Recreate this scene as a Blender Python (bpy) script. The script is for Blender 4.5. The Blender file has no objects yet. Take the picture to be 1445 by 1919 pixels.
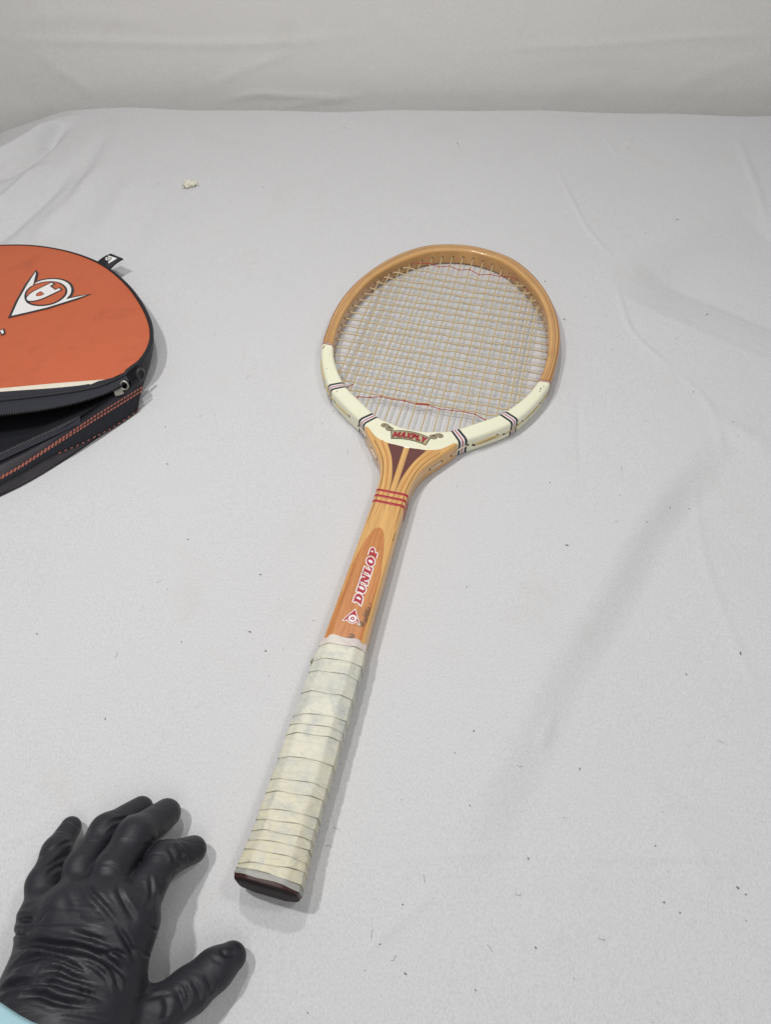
import bpy, bmesh, math, random
import numpy as np
from mathutils import Vector, Matrix
from mathutils.geometry import tessellate_polygon
random.seed(7); rng = np.random.default_rng(7)
sc = bpy.context.scene
C = sc.collection
R = math.radians

# ---------------------------------------------------------------- camera, world, lamps
W0, H0 = 1445.0, 1919.0
FPX, PITCH, ROLL, CAMH = 1380.9, R(52.74), R(0.398), 0.5037
cam = bpy.data.cameras.new('camera'); cam_o = bpy.data.objects.new('camera', cam); C.objects.link(cam_o)
cam.sensor_fit = 'VERTICAL'; cam.sensor_height = 24.0; cam.lens = FPX / H0 * 24.0
cam.clip_start = 0.01; cam.clip_end = 50
r0 = Vector((1, 0, 0)); u0 = Vector((0, math.sin(PITCH), math.cos(PITCH))); f0 = Vector((0, math.cos(PITCH), -math.sin(PITCH)))
rr = r0 * math.cos(ROLL) + u0 * math.sin(ROLL); uu = u0 * math.cos(ROLL) - r0 * math.sin(ROLL)
M = Matrix((rr, uu, -f0)).transposed().to_4x4(); M.translation = Vector((0, 0, CAMH))
cam_o.matrix_world = M
sc.camera = cam_o

w = bpy.data.worlds.new('World'); sc.world = w; w.use_nodes = True
w.node_tree.nodes['Background'].inputs[0].default_value = (0.97, 0.98, 1.0, 1)
w.node_tree.nodes['Background'].inputs[1].default_value = 0.215

def lamp(name, loc, target, power, sx, sy, col, spin=0.0):
    l = bpy.data.lights.new(name, 'AREA'); l.shape = 'RECTANGLE'; l.size = sx; l.size_y = sy; l.energy = power; l.color = col
    o = bpy.data.objects.new(name, l); C.objects.link(o); o.location = loc
    d = Vector(target) - Vector(loc)
    o.rotation_euler = (d.to_track_quat('-Z', 'Y').to_matrix() @ Matrix.Rotation(spin, 3, 'Z')).to_euler()
    return o
lamp('ceiling_lamp', (-0.43, 0.27, 1.08), (-.02, .30, 0), 5.0, .030, .05, (1.0, .985, .975))
lamp('ceiling_lamp', (-0.12, 0.64, 1.12), (0, .36, 0), 2.9, .030, .05, (1.0, .985, .98))
lamp('ceiling_lamp', (0.46, 0.24, 1.16), (.1, .30, 0), 2.2, .13, .13, (0.98, .99, 1.0))
lamp('fill_lamp', (0.25, -1.10, 1.90), (0, .8, 0), 9.2, 1.1, 1.1, (1.0, .985, .965))  # added soft fill behind the camera, brightens the backdrop and front faces

vs = sc.view_settings
vs.view_transform = 'Standard'; vs.look = 'None'; vs.exposure = 0.04; vs.gamma = 1.0; vs.use_curve_mapping = False

# ---------------------------------------------------------------- helpers
def at(px, py, z=0.0):
    """point of the place at height z seen at a pixel of the photograph (camera solved from the racket)"""
    x = px - W0 / 2; y = py - H0 / 2
    c, s = math.cos(ROLL), math.sin(ROLL)
    X = (c * x + s * y) / FPX; Y = (-s * x + c * y) / FPX
    d = (X, math.cos(PITCH) - Y * math.sin(PITCH), -math.sin(PITCH) - Y * math.cos(PITCH))
    k = (z - CAMH) / d[2]
    return Vector((d[0] * k, d[1] * k, z))

def obj(name, me, mat=None, parent=None):
    o = bpy.data.objects.new(name, me); C.objects.link(o)
    if mat is not None and not me.materials: me.materials.append(mat)
    if parent is not None: o.parent = parent
    return o
def tag(o, label=None, cat=None, group=None, kind=None):
    if label: o['label'] = label
    if cat: o['category'] = cat
    if group: o['group'] = group
    if kind: o['kind'] = kind
    return o
def mesh(name, V, F, smooth=True):
    me = bpy.data.meshes.new(name)
    me.from_pydata([tuple(v) for v in V], [], [tuple(f) for f in F]); me.update()
    if smooth: me.polygons.foreach_set('use_smooth', [True] * len(me.polygons))
    return me
def mesh_np(name, V, Q, smooth=True):
    me = bpy.data.meshes.new(name)
    V = np.asarray(V, np.float32); Q = np.asarray(Q, np.int32)
    me.vertices.add(len(V)); me.vertices.foreach_set('co', V.ravel())
    me.loops.add(Q.size); me.loops.foreach_set('vertex_index', Q.ravel())
    me.polygons.add(len(Q)); me.polygons.foreach_set('loop_start', np.arange(0, Q.size, 4, dtype=np.int32))
    me.polygons.foreach_set('use_smooth', np.full(len(Q), smooth))
    me.update(calc_edges=True); me.validate()
    return me
def attr(me, name, vals):
    a = me.attributes.new(name, 'FLOAT_VECTOR', 'POINT'); a.data.foreach_set('vector', np.asarray(vals, np.float32).ravel())
def fix_normals(me):
    bm = bmesh.new(); bm.from_mesh(me); bmesh.ops.recalc_face_normals(bm, faces=bm.faces); bm.to_mesh(me); bm.free(); return me

def loft(name, secs, closed=False, caps=True, uv=None, smooth=True):
    """secs: list of rings (each list of m points) -> tube mesh; uv: same layout of (across, along, 0)"""
    n, m = len(secs), len(secs[0]); V = [p for s in secs for p in s]; F = []
    for i in range(n if closed else n - 1):
        j = (i + 1) % n
        for k in range(m):
            l = (k + 1) % m
            F.append((i * m + k, i * m + l, j * m + l, j * m + k))
    if caps and not closed:
        F.append(tuple(range(m))[::-1]); F.append(tuple((n - 1) * m + k for k in range(m)))
    me = mesh(name, V, F, smooth)
    fix_normals(me)
    if uv is not None: attr(me, 'grain', [p for s in uv for p in s])
    return me
def tube(name, pts, r, n=6, caps=True, closed=False):
    pts = [Vector(p) for p in pts]; N = len(pts); secs = []
    rad = r if hasattr(r, '__len__') else [r] * N
    up = None
    for i, p in enumerate(pts):
        if closed: d = pts[(i + 1) % N] - pts[i - 1]
        else: d = pts[min(i + 1, N - 1)] - pts[max(i - 1, 0)]
        d.normalize()
        if up is None:
            up = Vector((0, 0, 1)) if abs(d.z) < .9 else Vector((1, 0, 0))
        a = d.cross(up).normalized(); b = a.cross(d).normalized(); up = b
        secs.append([p + (a * math.cos(2 * math.pi * k / n) + b * math.sin(2 * math.pi * k / n)) * rad[i] for k in range(n)])
    return loft(name, secs, closed, caps)
def cr(P, n, closed=False):
    """Catmull-Rom through control points, n samples per span"""
    P = [np.array(p, float) for p in P]; out = []; N = len(P)
    for i in range(N if closed else N - 1):
        if closed: a, b, c, d = P[i - 1], P[i], P[(i + 1) % N], P[(i + 2) % N]
        else:
            b, c = P[i], P[i + 1]; a = P[i - 1] if i else 2 * b - c; d = P[i + 2] if i + 2 < N else 2 * c - b
        for k in range(n):
            t = k / n
            out.append(.5 * ((2 * b) + (c - a) * t + (2 * a - 5 * b + 4 * c - d) * t * t + (3 * b - a - 3 * c + d) * t ** 3))
    if not closed: out.append(P[-1])
    return out
def join_mesh(name, parts, smooth=True):
    V, F = [], []
    for v, f in parts:
        o = len(V); V += [tuple(p) for p in v]; F += [tuple(i + o for i in q) for q in f]
    return mesh(name, V, F, smooth)
def box_vf(c, ax, ay, az):
    c, ax, ay, az = (Vector(q) for q in (c, ax, ay, az))
    v = [c + ax * i + ay * j + az * k for i in (-1, 1) for j in (-1, 1) for k in (-1, 1)]
    return v, [(0, 1, 3, 2), (4, 6, 7, 5), (0, 4, 5, 1), (2, 3, 7, 6), (0, 2, 6, 4), (1, 5, 7, 3)]
def fill2d(name, loops, fn):
    """filled flat shape with holes; fn maps (x, y) to a 3D point"""
    L3 = [[Vector((p[0], p[1], 0)) for k, p in enumerate(L) if math.hypot(p[0] - L[k - 1][0], p[1] - L[k - 1][1]) > 1e-7] for L in loops]
    tri = tessellate_polygon(L3); V = [fn(p.x, p.y) for L in L3 for p in L]
    return mesh(name, V, tri, False)
def grow(L, d):
    """offset a closed 2D loop outwards by d (mitred, limited)"""
    L = [np.array(p, float) for k, p in enumerate(L) if math.hypot(p[0] - L[k - 1][0], p[1] - L[k - 1][1]) > 1e-7]; n = len(L)
    A = sum(L[i - 1][0] * L[i][1] - L[i][0] * L[i - 1][1] for i in range(n)); sg = 1 if A > 0 else -1
    out = []
    for i in range(n):
        a = L[i] - L[i - 1]; b = L[(i + 1) % n] - L[i]
        a = a / (np.linalg.norm(a) + 1e-12); b = b / (np.linalg.norm(b) + 1e-12)
        na = np.array([a[1], -a[0]]) * sg; nb = np.array([b[1], -b[0]]) * sg
        m = na + nb; l = np.linalg.norm(m)
        m = na if l < 1e-6 else m / l
        k = min(1.0 / max(m @ na, .1), 1.8)
        out.append(tuple(L[i] + m * d * k))
    return out
def ribbon(name, pts, wd, fn, closed=False):
    P = [np.array(p, float) for p in pts]; n = len(P); V = []; F = []
    for i in range(n):
        d = (P[(i + 1) % n] - P[i - 1]) if closed else P[min(i + 1, n - 1)] - P[max(i - 1, 0)]
        d /= np.linalg.norm(d) + 1e-12; nrm = np.array([-d[1], d[0]])
        wv = wd[i] if hasattr(wd, '__len__') else wd
        for s in (-.5, .5): q = P[i] + nrm * wv * s; V.append(fn(q[0], q[1]))
    for i in range(n if closed else n - 1):
        j = (i + 1) % n; F.append((2 * i, 2 * j, 2 * j + 1, 2 * i + 1))
    me = mesh(name, V, F); fix_up(me); return me
def fix_up(me):
    """make a flat sheet face upwards"""
    me.update()
    if sum(p.normal.z * p.area for p in me.polygons) < 0: me.flip_normals()

# ---------------------------------------------------------------- materials
class NT:
    def __init__(s, name):
        s.m = bpy.data.materials.new(name); s.m.use_nodes = True; s.t = s.m.node_tree; s.p = s.t.nodes['Principled BSDF']
    def n(s, ty, **kw):
        nd = s.t.nodes.new(ty)
        for k, v in kw.items():
            if k in nd.inputs: nd.inputs[k].default_value = v
            else: setattr(nd, k, v)
        return nd
    def l(s, a, b): s.t.links.new(a, b)
    def coord(s, kind='Object'): return s.n('ShaderNodeTexCoord').outputs[kind]
    def gattr(s, name='grain'): a = s.n('ShaderNodeAttribute'); a.attribute_name = name; return a.outputs['Vector']
    def map(s, v, scale=(1, 1, 1), loc=(0, 0, 0)):
        m = s.n('ShaderNodeMapping'); m.inputs['Scale'].default_value = scale; m.inputs['Location'].default_value = loc; s.l(v, m.inputs[0]); return m.outputs[0]
    def noise(s, v, scale, detail=4, rough=.55, dist=0.0):
        nd = s.n('ShaderNodeTexNoise'); nd.inputs['Scale'].default_value = scale; nd.inputs['Detail'].default_value = detail
        nd.inputs['Roughness'].default_value = rough; nd.inputs['Distortion'].default_value = dist; s.l(v, nd.inputs['Vector']); return nd.outputs['Fac']
    def ramp(s, v, stops, interp='LINEAR'):
        nd = s.n('ShaderNodeValToRGB'); cr_ = nd.color_ramp; cr_.interpolation = interp
        while len(cr_.elements) < len(stops): cr_.elements.new(.5)
        for e, (p, c) in zip(cr_.elements, stops):
            e.position = p; e.color = (c, c, c, 1) if not hasattr(c, '__len__') else (*c[:3], 1)
        s.l(v, nd.inputs[0]); return nd.outputs[0]
    def mix(s, f, a, b, mode='MIX'):
        nd = s.n('ShaderNodeMix', data_type='RGBA', blend_type=mode)
        for i, q in ((0, f), (6, a), (7, b)):
            if isinstance(q, (int, float)): nd.inputs[i].default_value = q
            elif isinstance(q, tuple): nd.inputs[i].default_value = (*q[:3], 1)
            else: s.l(q, nd.inputs[i])
        return nd.outputs[2]
    def math(s, op, a, b=None):
        nd = s.n('ShaderNodeMath', operation=op)
        for i, q in enumerate((a, b)):
            if q is None: continue
            if isinstance(q, (int, float)): nd.inputs[i].default_value = q
            else: s.l(q, nd.inputs[i])
        return nd.outputs[0]
    def bump(s, h, strength, dist, prev=None):
        nd = s.n('ShaderNodeBump'); nd.inputs['Strength'].default_value = strength; nd.inputs['Distance'].default_value = dist; s.l(h, nd.inputs['Height'])
        if prev is not None: s.l(prev, nd.inputs['Normal'])
        return nd.outputs[0]
    def out(s, col=None, rough=None, normal=None, spec=None, coat=None, coat_rough=None, metal=None, sheen=None):
        for k, q in (('Base Color', col), ('Roughness', rough), ('Normal', normal), ('Specular IOR Level', spec), ('Coat Weight', coat), ('Coat Roughness', coat_rough), ('Metallic', metal), ('Sheen Weight', sheen)):
            if q is None: continue
            if isinstance(q, (int, float)): s.p.inputs[k].default_value = q
            elif isinstance(q, tuple): s.p.inputs[k].default_value = (*q[:3], 1)
            else: s.l(q, s.p.inputs[k])
        return s.m
def plain(name, col, rough=.5, spec=.5, coat=0, metal=0, var=.12, scale=300):
    t = NT(name); v = t.coord(); f = t.noise(v, scale, 3)
    c = t.mix(f, tuple(k * (1 - var) for k in col), tuple(min(1, k * (1 + var)) for k in col))
    return t.out(c, rough, spec=spec, coat=coat, metal=metal)

def cotton(name, base):
    t = NT(name); v = t.coord()
    big = t.noise(v, 3.2, 3, .6); st = t.noise(v, 11, 5, .7, .6); fine = t.noise(t.map(v, (950, 560, 760)), 1.0, 2, .7)
    c = t.mix(big, tuple(k * .955 for k in base), tuple(k * 1.03 for k in base))
    c = t.mix(t.ramp(st, [(.56, 0.0), (.80, .45)]), c, (base[0] * .86, base[1] * .84, base[2] * .77))
    c = t.mix(t.ramp(fine, [(.28, .62), (.52, 0.0)]), c, (base[0] * .80, base[1] * .80, base[2] * .80))
    c = t.mix(t.ramp(fine, [(.52, 0.0), (.75, .55)]), c, tuple(min(1, k * 1.12) for k in base))
    nb = t.bump(fine, .42, .0005)
    nb = t.bump(t.noise(v, 55, 3, .6), .22, .0025, nb)
    return t.out(c, .92, nb, spec=.12)
m_cloth = cotton('white_cotton_cloth', (.632, .630, .634))
m_back = cotton('white_cotton_backdrop', (.75, .737, .71))

def wood(name, light, dark, bands, coat=.35, scale_along=9.0, rough=.38, grain=.5, var=.0):
    """lacquered wood: 'grain' attribute = (across 0..1, along m, 0); bands = ramp over across"""
    t = NT(name); g = t.gattr()
    sep = t.n('ShaderNodeSeparateXYZ'); t.l(g, sep.inputs[0])
    wob = t.noise(t.map(g, (0.5, 30, 1)), 1.0, 2)
    ac = t.math('ADD', sep.outputs[0], t.math('MULTIPLY', t.math('SUBTRACT', wob, .5), .05))
    b = t.ramp(ac, bands)
    gr = t.noise(t.map(g, (20, scale_along, 1)), 1.0, 6, .68, .5)
    gr2 = t.noise(t.map(g, (60, 26, 1)), 1.0, 4, .65)
    c = t.mix(b, light, dark)
    c = t.mix(t.ramp(gr, [(.44, 0.0), (.64, grain)]), c, tuple(k * .62 for k in dark))
    c = t.mix(t.ramp(gr2, [(.46, 0.0), (.70, .45)]), c, tuple(k * .68 for k in light))
    blot = t.noise(t.coord(), 45, 3); c = t.mix(t.ramp(blot, [(.5, 0.0), (.8, .25)]), c, tuple(k * .8 for k in dark))
    scr = t.noise(t.map(t.coord(), (500, 60, 60)), 1.0, 2); c = t.mix(t.ramp(scr, [(.70, 0.0), (.78, .35)]), c, tuple(k * .55 for k in dark))
    nb = t.bump(gr2, .10, .0004)
    return t.out(c, rough, nb, coat=coat * 2, coat_rough=.13)
ASH = (.74, .425, .150); ASH_D = (.30, .115, .030)
m_bow = wood('laminated_ash_wood', ASH, ASH_D, [(0.0, .30), (.12, .10), (.28, .05), (.34, .65), (.42, .20), (.50, .35), (.55, 1.0), (.61, .30), (.72, .10), (.77, .3), (.80, 1.6), (.85, 1.6), (.88, .25), (1.0, .60)])
m_shaft = wood('pale_ash_wood', (.80, .47, .165), (.60, .29, .085), [(0.0, .25), (.30, .12), (.42, .35), (.5, .05), (.58, .3), (.70, .12), (1.0, .25)], grain=.42)
# medium brown panel with scuffs of its own
t = NT('brown_mahogany_panel'); v = t.coord()
gr = t.noise(t.map(v, (420, 16, 1)), 1.0, 5, .65, .3); gr2 = t.noise(t.map(v, (1000, 50, 1)), 1.0, 4, .7)
c = t.mix(t.ramp(gr, [(.3, 0.0), (.7, 1.0)]), (.66, .285, .085), (.44, .150, .040)); c = t.mix(t.ramp(gr2, [(.50, 0.0), (.72, .6)]), c, (.27, .08, .025))
scr = t.noise(t.map(v, (1100, 70, 1), (3, 1, 0)), 1.0, 3, .6, .4); c = t.mix(t.ramp(scr, [(.62, 0.0), (.74, .35)]), c, (.85, .45, .2))
sep = t.n('ShaderNodeSeparateXYZ'); t.l(v, sep.inputs[0])
def blob(cx, cy, rx, ry):
    a = t.math('POWER', t.math('DIVIDE', t.math('SUBTRACT', sep.outputs[0], cx), rx), 2.0)
    b = t.math('POWER', t.math('DIVIDE', t.math('SUBTRACT', sep.outputs[1], cy), ry), 2.0)
    return t.math('SUBTRACT', 1.0, t.math('ADD', a, b))
scuff = t.math('MAXIMUM', t.math('MAXIMUM', blob(.0108, .192, .0035, .011), blob(.0088, .182, .004, .004)), blob(.0046, .1695, .0042, .0055))
scuff = t.math('ADD', scuff, t.math('MULTIPLY', t.math('SUBTRACT', t.noise(v, 420, 5, .7), .5), 3.2))
c = t.mix(t.ramp(scuff, [(.25, 0.0), (.75, .9)]), c, (.15, .075, .035))
m_panel = t.out(c, .4, t.bump(gr2, .12, .0004), coat=.3, coat_rough=.25)
m_wedge = None
t = NT('dark_walnut_wedge'); v = t.coord()
c = t.mix(t.noise(t.map(v, (700, 90, 1)), 1.0, 4), (.165, .052, .042), (.105, .032, .028))
c = t.mix(t.ramp(t.noise(t.map(v, (260, 700, 1)), 1.0, 4, .7), [(.60, 0.0), (.74, .5)]), c, (.34, .17, .12))
m_wedge = t.out(c, .42, coat=.25, coat_rough=.3)
m_line = plain('dark_lamination_line', (.10, .035, .02), .5)
t = NT('cream_lacquer'); v = t.coord()
c = t.mix(t.noise(v, 35, 4), (.80, .785, .58), (.86, .845, .645))
c = t.mix(t.ramp(t.noise(v, 130, 5, .75), [(.66, 0.0), (.74, .35)]), c, (.62, .53, .34))
chip = t.noise(v, 75, 3, .6, .5)
c = t.mix(t.ramp(chip, [(.735, 0.0), (.75, .95)]), c, (.30, .09, .05))
m_cream = t.out(c, .27, t.bump(t.noise(v, 90, 3), .08, .001), coat=.3, coat_rough=.12)
m_white = plain('white_print', (.82, .80, .78), .45, var=.04)
m_black = plain('black_print', (.025, .025, .028), .45)
m_red = plain('red_print', (.41, .020, .036), .42, var=.15)
m_dred = plain('dull_red_print', (.27, .035, .025), .45, var=.15)
m_tan = plain('tan_print', (.50, .40, .22), .5)
t = NT('natural_gut_string'); v = t.coord()
c = t.mix(t.noise(v, 120, 4), (.60, .475, .275), (.50, .385, .205)); c = t.mix(t.ramp(t.noise(v, 40, 2), [(.5, 0.0), (.8, .5)]), c, (.64, .53, .33))
m_gut = t.out(c, .42, spec=.5)
m_gutpale = plain('pale_gut_string', (.66, .58, .47), .45)
m_guty = plain('amber_gut_string', (.58, .44, .18), .4)
m_cord = plain('red_cotton_cord', (.42, .05, .03), .8)
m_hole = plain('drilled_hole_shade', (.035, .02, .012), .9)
m_rim = plain('burnt_hole_rim', (.22, .11, .045), .7)
def tape(name, a, b, gray, amt, age=True):
    t = NT(name); v = t.coord(); oi = t.n('ShaderNodeObjectInfo')
    off = t.n('ShaderNodeVectorMath', operation='ADD'); t.l(v, off.inputs[0])
    cmb = t.n('ShaderNodeCombineXYZ'); t.l(t.math('MULTIPLY', oi.outputs['Random'], .4), cmb.inputs[0]); t.l(cmb.outputs[0], off.inputs[1])
    c = t.mix(t.noise(off.outputs[0], 55, 4, .6), a, b)
    if age:
        sep = t.n('ShaderNodeSeparateXYZ'); t.l(v, sep.inputs[0])
        yl = t.math('ADD', sep.outputs[1], t.math('MULTIPLY', t.math('SUBTRACT', t.noise(v, 70, 3), .5), .07))
        c = t.mix(t.ramp(t.math('MULTIPLY', yl, 6.0), [(.06, .75), (.62, .10)]), c, (a[0] * 1.0, a[1] * .935, a[2] * .76))
    n2 = t.noise(t.map(v, (95, 75, 60)), 1.0, 5, .62, .4)
    c = t.mix(t.ramp(n2, [(.46, 0.0), (.70, amt)]), c, gray)
    n3 = t.noise(v, 650, 3, .7); c = t.mix(t.ramp(n3, [(.48, 0.0), (.85, .4)]), c, tuple(k * .72 for k in a))
    c = t.mix(t.math('MULTIPLY', oi.outputs['Random'], .22), c, tuple(k * .88 for k in gray))
    wr_ = t.ramp(t.math('ABSOLUTE', t.math('SUBTRACT', t.noise(t.map(v, (45, 150, 45)), 1.0, 2, .5, .8), .5)), [(0.0, 0.0), (.05, 1.0)])
    c = t.mix(t.ramp(wr_, [(.0, .16), (.6, 0.0)]), c, tuple(k * .6 for k in gray))
    nb = t.bump(n3, .3, .0003); nb = t.bump(wr_, .35, .0006, nb); nb = t.bump(t.noise(t.map(v, (50, 160, 50)), 1.0, 4, .6), .4, .0012, nb)
    return t.out(c, .58, nb, spec=.35)
m_tape = tape('masking_tape_cream', (.730, .705, .575), (.755, .735, .63), (.52, .54, .51), .85)
m_tapey = m_tapeg = m_tape
m_tapep = tape('masking_tape_pink', (.74, .69, .62), (.76, .72, .64), (.64, .50, .53), .8)
m_tapegg = tape('grey_tape', (.42, .43, .43), (.50, .50, .49), (.34, .36, .38), .7)
m_core = plain('dirty_tape_edge', (.47, .45, .36), .8)
t = NT('worn_brown_leather'); v = t.coord()
c = t.mix(t.noise(v, 160, 5, .7), (.012, .007, .008), (.030, .019, .019)); c = t.mix(t.ramp(t.noise(v, 420, 4), [(.55, 0.0), (.8, .5)]), c, (.06, .036, .032))
m_butt = t.out(c, .68, spec=.2, normal=t.bump(t.noise(v, 500, 4), .3, .0006))
m_butte = plain('reddish_leather_edge', (.055, .020, .020), .5, var=.6, scale=500)
# racket cover
t = NT('orange_nylon'); v = t.coord()
c = t.mix(t.noise(v, 9, 4), (.520, .113, .044), (.585, .134, .055)); c = t.mix(t.ramp(t.noise(v, 26, 5, .7), [(.56, 0.0), (.80, .6)]), c, (.36, .085, .04))
wv = t.n('ShaderNodeTexWave', wave_type='BANDS', bands_direction='X', Scale=520.0); t.l(v, wv.inputs['Vector'])
wv2 = t.n('ShaderNodeTexWave', wave_type='BANDS', bands_direction='Y', Scale=520.0); t.l(v, wv2.inputs['Vector'])
nb = t.bump(t.math('ADD', wv.outputs['Fac'], wv2.outputs['Fac']), .25, .0003); nb = t.bump(t.noise(t.map(v, (22, 30, 22)), 1.0, 4), .6, .004, nb)
m_orange = t.out(c, .58, nb, spec=.4)
def blackcloth(name, col, rough, twill=0):
    t = NT(name); v = t.coord(); c = t.mix(t.noise(v, 60, 4), tuple(k * .7 for k in col), tuple(k * 1.35 for k in col))
    nb = None
    if twill:
        wv = t.n('ShaderNodeTexWave', wave_type='BANDS', bands_direction='DIAGONAL', Scale=twill); t.l(v, wv.inputs['Vector'])
        c = t.mix(wv.outputs['Fac'], c, tuple(k * 2.0 for k in col)); nb = t.bump(wv.outputs['Fac'], .6, .0006)
    nb = t.bump(t.noise(v, 120, 4), .25, .0012, nb)
    return t.out(c, rough, nb, spec=.35)
m_twill = blackcloth('black_twill', (.017, .018, .024), .7, 210.0)
m_blk = blackcloth('black_nylon', (.016, .016, .021), .6)
m_lining = blackcloth('black_lining', (.008, .009, .014), .8)
m_web = blackcloth('black_webbing', (.012, .013, .018), .75, 330.0)
m_greyb = blackcloth('charcoal_nylon', (.075, .068, .078), .65)
m_ivory = plain('ivory_piping', (.74, .68, .56), .6)
m_stitch = plain('orange_stitching', (.42, .135, .09), .7, var=.5, scale=900)
m_metal = plain('steel_zip', (.42, .40, .36), .38, metal=.8, var=.3)
m_zip = plain('black_plastic_zip', (.03, .03, .033), .35)
# glove
t = NT('black_nitrile_rubber'); v = t.coord()
c = t.mix(t.noise(v, 30, 4), (.0145, .0145, .0195), (.023, .0228, .0295))
n1 = t.noise(v, 75, 5, .6, .8); n2 = t.noise(v, 1400, 2)
nb = t.bump(n2, .12, .0003); nb = t.bump(n1, .16, .0022, nb)
rot = t.n('ShaderNodeMapping'); rot.inputs['Rotation'].default_value = (0, 0, R(-22)); rot.inputs['Scale'].default_value = (38, 190, 90); t.l(v, rot.inputs[0])
nb = t.bump(t.noise(rot.outputs[0], 1.0, 4, .6, .6), .22, .0014, nb)
def fine_creases(scale, rz, wd, strength, seed):
    global nb
    mp = t.n('ShaderNodeMapping'); mp.inputs['Rotation'].default_value = (R(20), R(10), R(rz)); mp.inputs['Scale'].default_value = scale; mp.inputs['Location'].default_value = (seed, seed * 2, 0); t.l(v, mp.inputs[0])
    n_ = t.noise(mp.outputs[0], 1.0, 0, .5, .5)
    line = t.ramp(t.math('ABSOLUTE', t.math('SUBTRACT', n_, .5)), [(0.0, 0.0), (wd, 1.0)])
    msk = t.ramp(t.noise(t.map(v, (26, 26, 26), (seed, 0, 0)), 1.0, 2), [(.46, 0.0), (.62, 1.0)])
    nb = t.bump(t.math('MULTIPLY', t.math('SUBTRACT', line, 1.0), msk), strength, .0011, nb)
fine_creases((16, 80, 40), -20, .10, .55, 1.3); fine_creases((30, 130, 70), -38, .12, .35, 4.1)
m_glove = t.out(c, t.ramp(t.noise(v, 25, 3), [(.3, .43), (.7, .56)]), nb, spec=.42)
t = NT('pale_blue_cotton'); v = t.coord()
c = t.mix(t.noise(v, 40, 4), (.33, .53, .59), (.40, .60, .66))
m_sleeve = t.out(c, .9, t.bump(t.noise(v, 70, 4), .4, .003), spec=.15)
m_paper = plain('cream_tissue', (.72, .69, .58), .9, var=.15, scale=400)
m_lint = plain('dark_lint', (.20, .17, .14), .9, var=.6, scale=60)

# ---------------------------------------------------------------- the table and the backdrop
def seg_field(X, Y, pts):
    """signed distance to a polyline in the XY plane, and the fraction along it"""
    best = np.full(X.shape, 1e9); sgn = np.zeros(X.shape); fr = np.zeros(X.shape)
    P = [np.array(p[:2], float) for p in pts]; L = [0.0]
    for a, b in zip(P, P[1:]): L.append(L[-1] + np.linalg.norm(b - a))
    for i, (a, b) in enumerate(zip(P, P[1:])):
        d = b - a; l2 = d @ d
        t_ = np.clip(((X - a[0]) * d[0] + (Y - a[1]) * d[1]) / l2, 0, 1)
        dx = X - a[0] - t_ * d[0]; dy = Y - a[1] - t_ * d[1]; dist = np.hypot(dx, dy)
        m = dist < best
        best = np.where(m, dist, best); sgn = np.where(m, np.sign(d[0] * dy - d[1] * dx), sgn); fr = np.where(m, (L[i] + t_ * math.sqrt(l2)) / L[-1], fr)
    return best * sgn, fr
def ends(fr, e=.25): return np.clip(fr / e, 0, 1) * np.clip((1 - fr) / e, 0, 1)
def smooth01(x): x = np.clip(x, 0, 1); return x * x * (3 - 2 * x)
def vnoise(X, Y, s, seed):
    r = np.random.default_rng(seed); out = np.zeros(X.shape)
    for k in range(7):
        a = r.uniform(0, 2 * math.pi); f = s * r.uniform(.6, 1.6)
        out += np.sin((X * math.cos(a) + Y * math.sin(a)) * f + r.uniform(0, 6.3)) / 7
    return out
def px(*pts): return [at(a, b, 0)[:2] for a, b in pts]

creases = [  # (pixels of the crease, half width m, height m)
    (((1040, 310), (1095, 420), (1155, 490)), .004, .0009), (((1155, 530), (1185, 620), (1262, 690)), .004, .0010),
    (((1262, 690), (1330, 760), (1360, 860)), .006, .0007), (((1085, 740), (1087, 810), (1090, 885)), .003, -.0009),
    (((1310, 870), (1316, 960), (1345, 1090), (1440, 1330)), .006, .0006), (((1345, 785), (1395, 815), (1450, 850)), .014, .0016),
    (((640, 1628), (780, 1607), (930, 1598), (1100, 1604), (1300, 1602), (1450, 1618)), .003, .0009),
    (((670, 1800), (740, 1735), (830, 1655)), .005, .0012), (((640, 1700), (700, 1725), (760, 1760)), .003, .0007),
    (((325, 1310), (350, 1324), (400, 1304), (437, 1303)), .0022, .0008), (((300, 1500), (260, 1450), (330, 1340), (360, 1270)), .005, .0004),
    (((900, 392), (880, 415), (862, 436)), .003, .0007), (((175, 958), (240, 960), (278, 963)), .002, .0005),
    (((1000, 1790), (1060, 1740), (1110, 1780)), .006, .0007), (((1200, 1480), (1290, 1560), (1350, 1700)), .012, .0007),
    (((0, 1580), (40, 1565), (90, 1545)), .004, .0006), (((1040, 1330), (1025, 1370), (1010, 1400)), .006, .0012),
    (((900, 1690), (1000, 1640), (1150, 1650)), .010, .0006), (((1130, 250), (1160, 290), (1190, 250)), .004, .0005),
    (((1380, 250), (1410, 330), (1445, 420)), .008, .0010), (((700, 1450), (760, 1420), (840, 1410)), .006, .0004),
]
steps = [  # soft drops of the cloth: pixels, half width, depth on the right-hand side when walking the line
    (((1480, 375), (1370, 425), (1255, 490), (1180, 560)), .042, .0190),
    (((1390, 800), (1320, 880), (1235, 980), (1150, 1130), (1060, 1270), (1005, 1390), (950, 1490), (890, 1640), (830, 1790)), .019, .0135),
]
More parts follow.
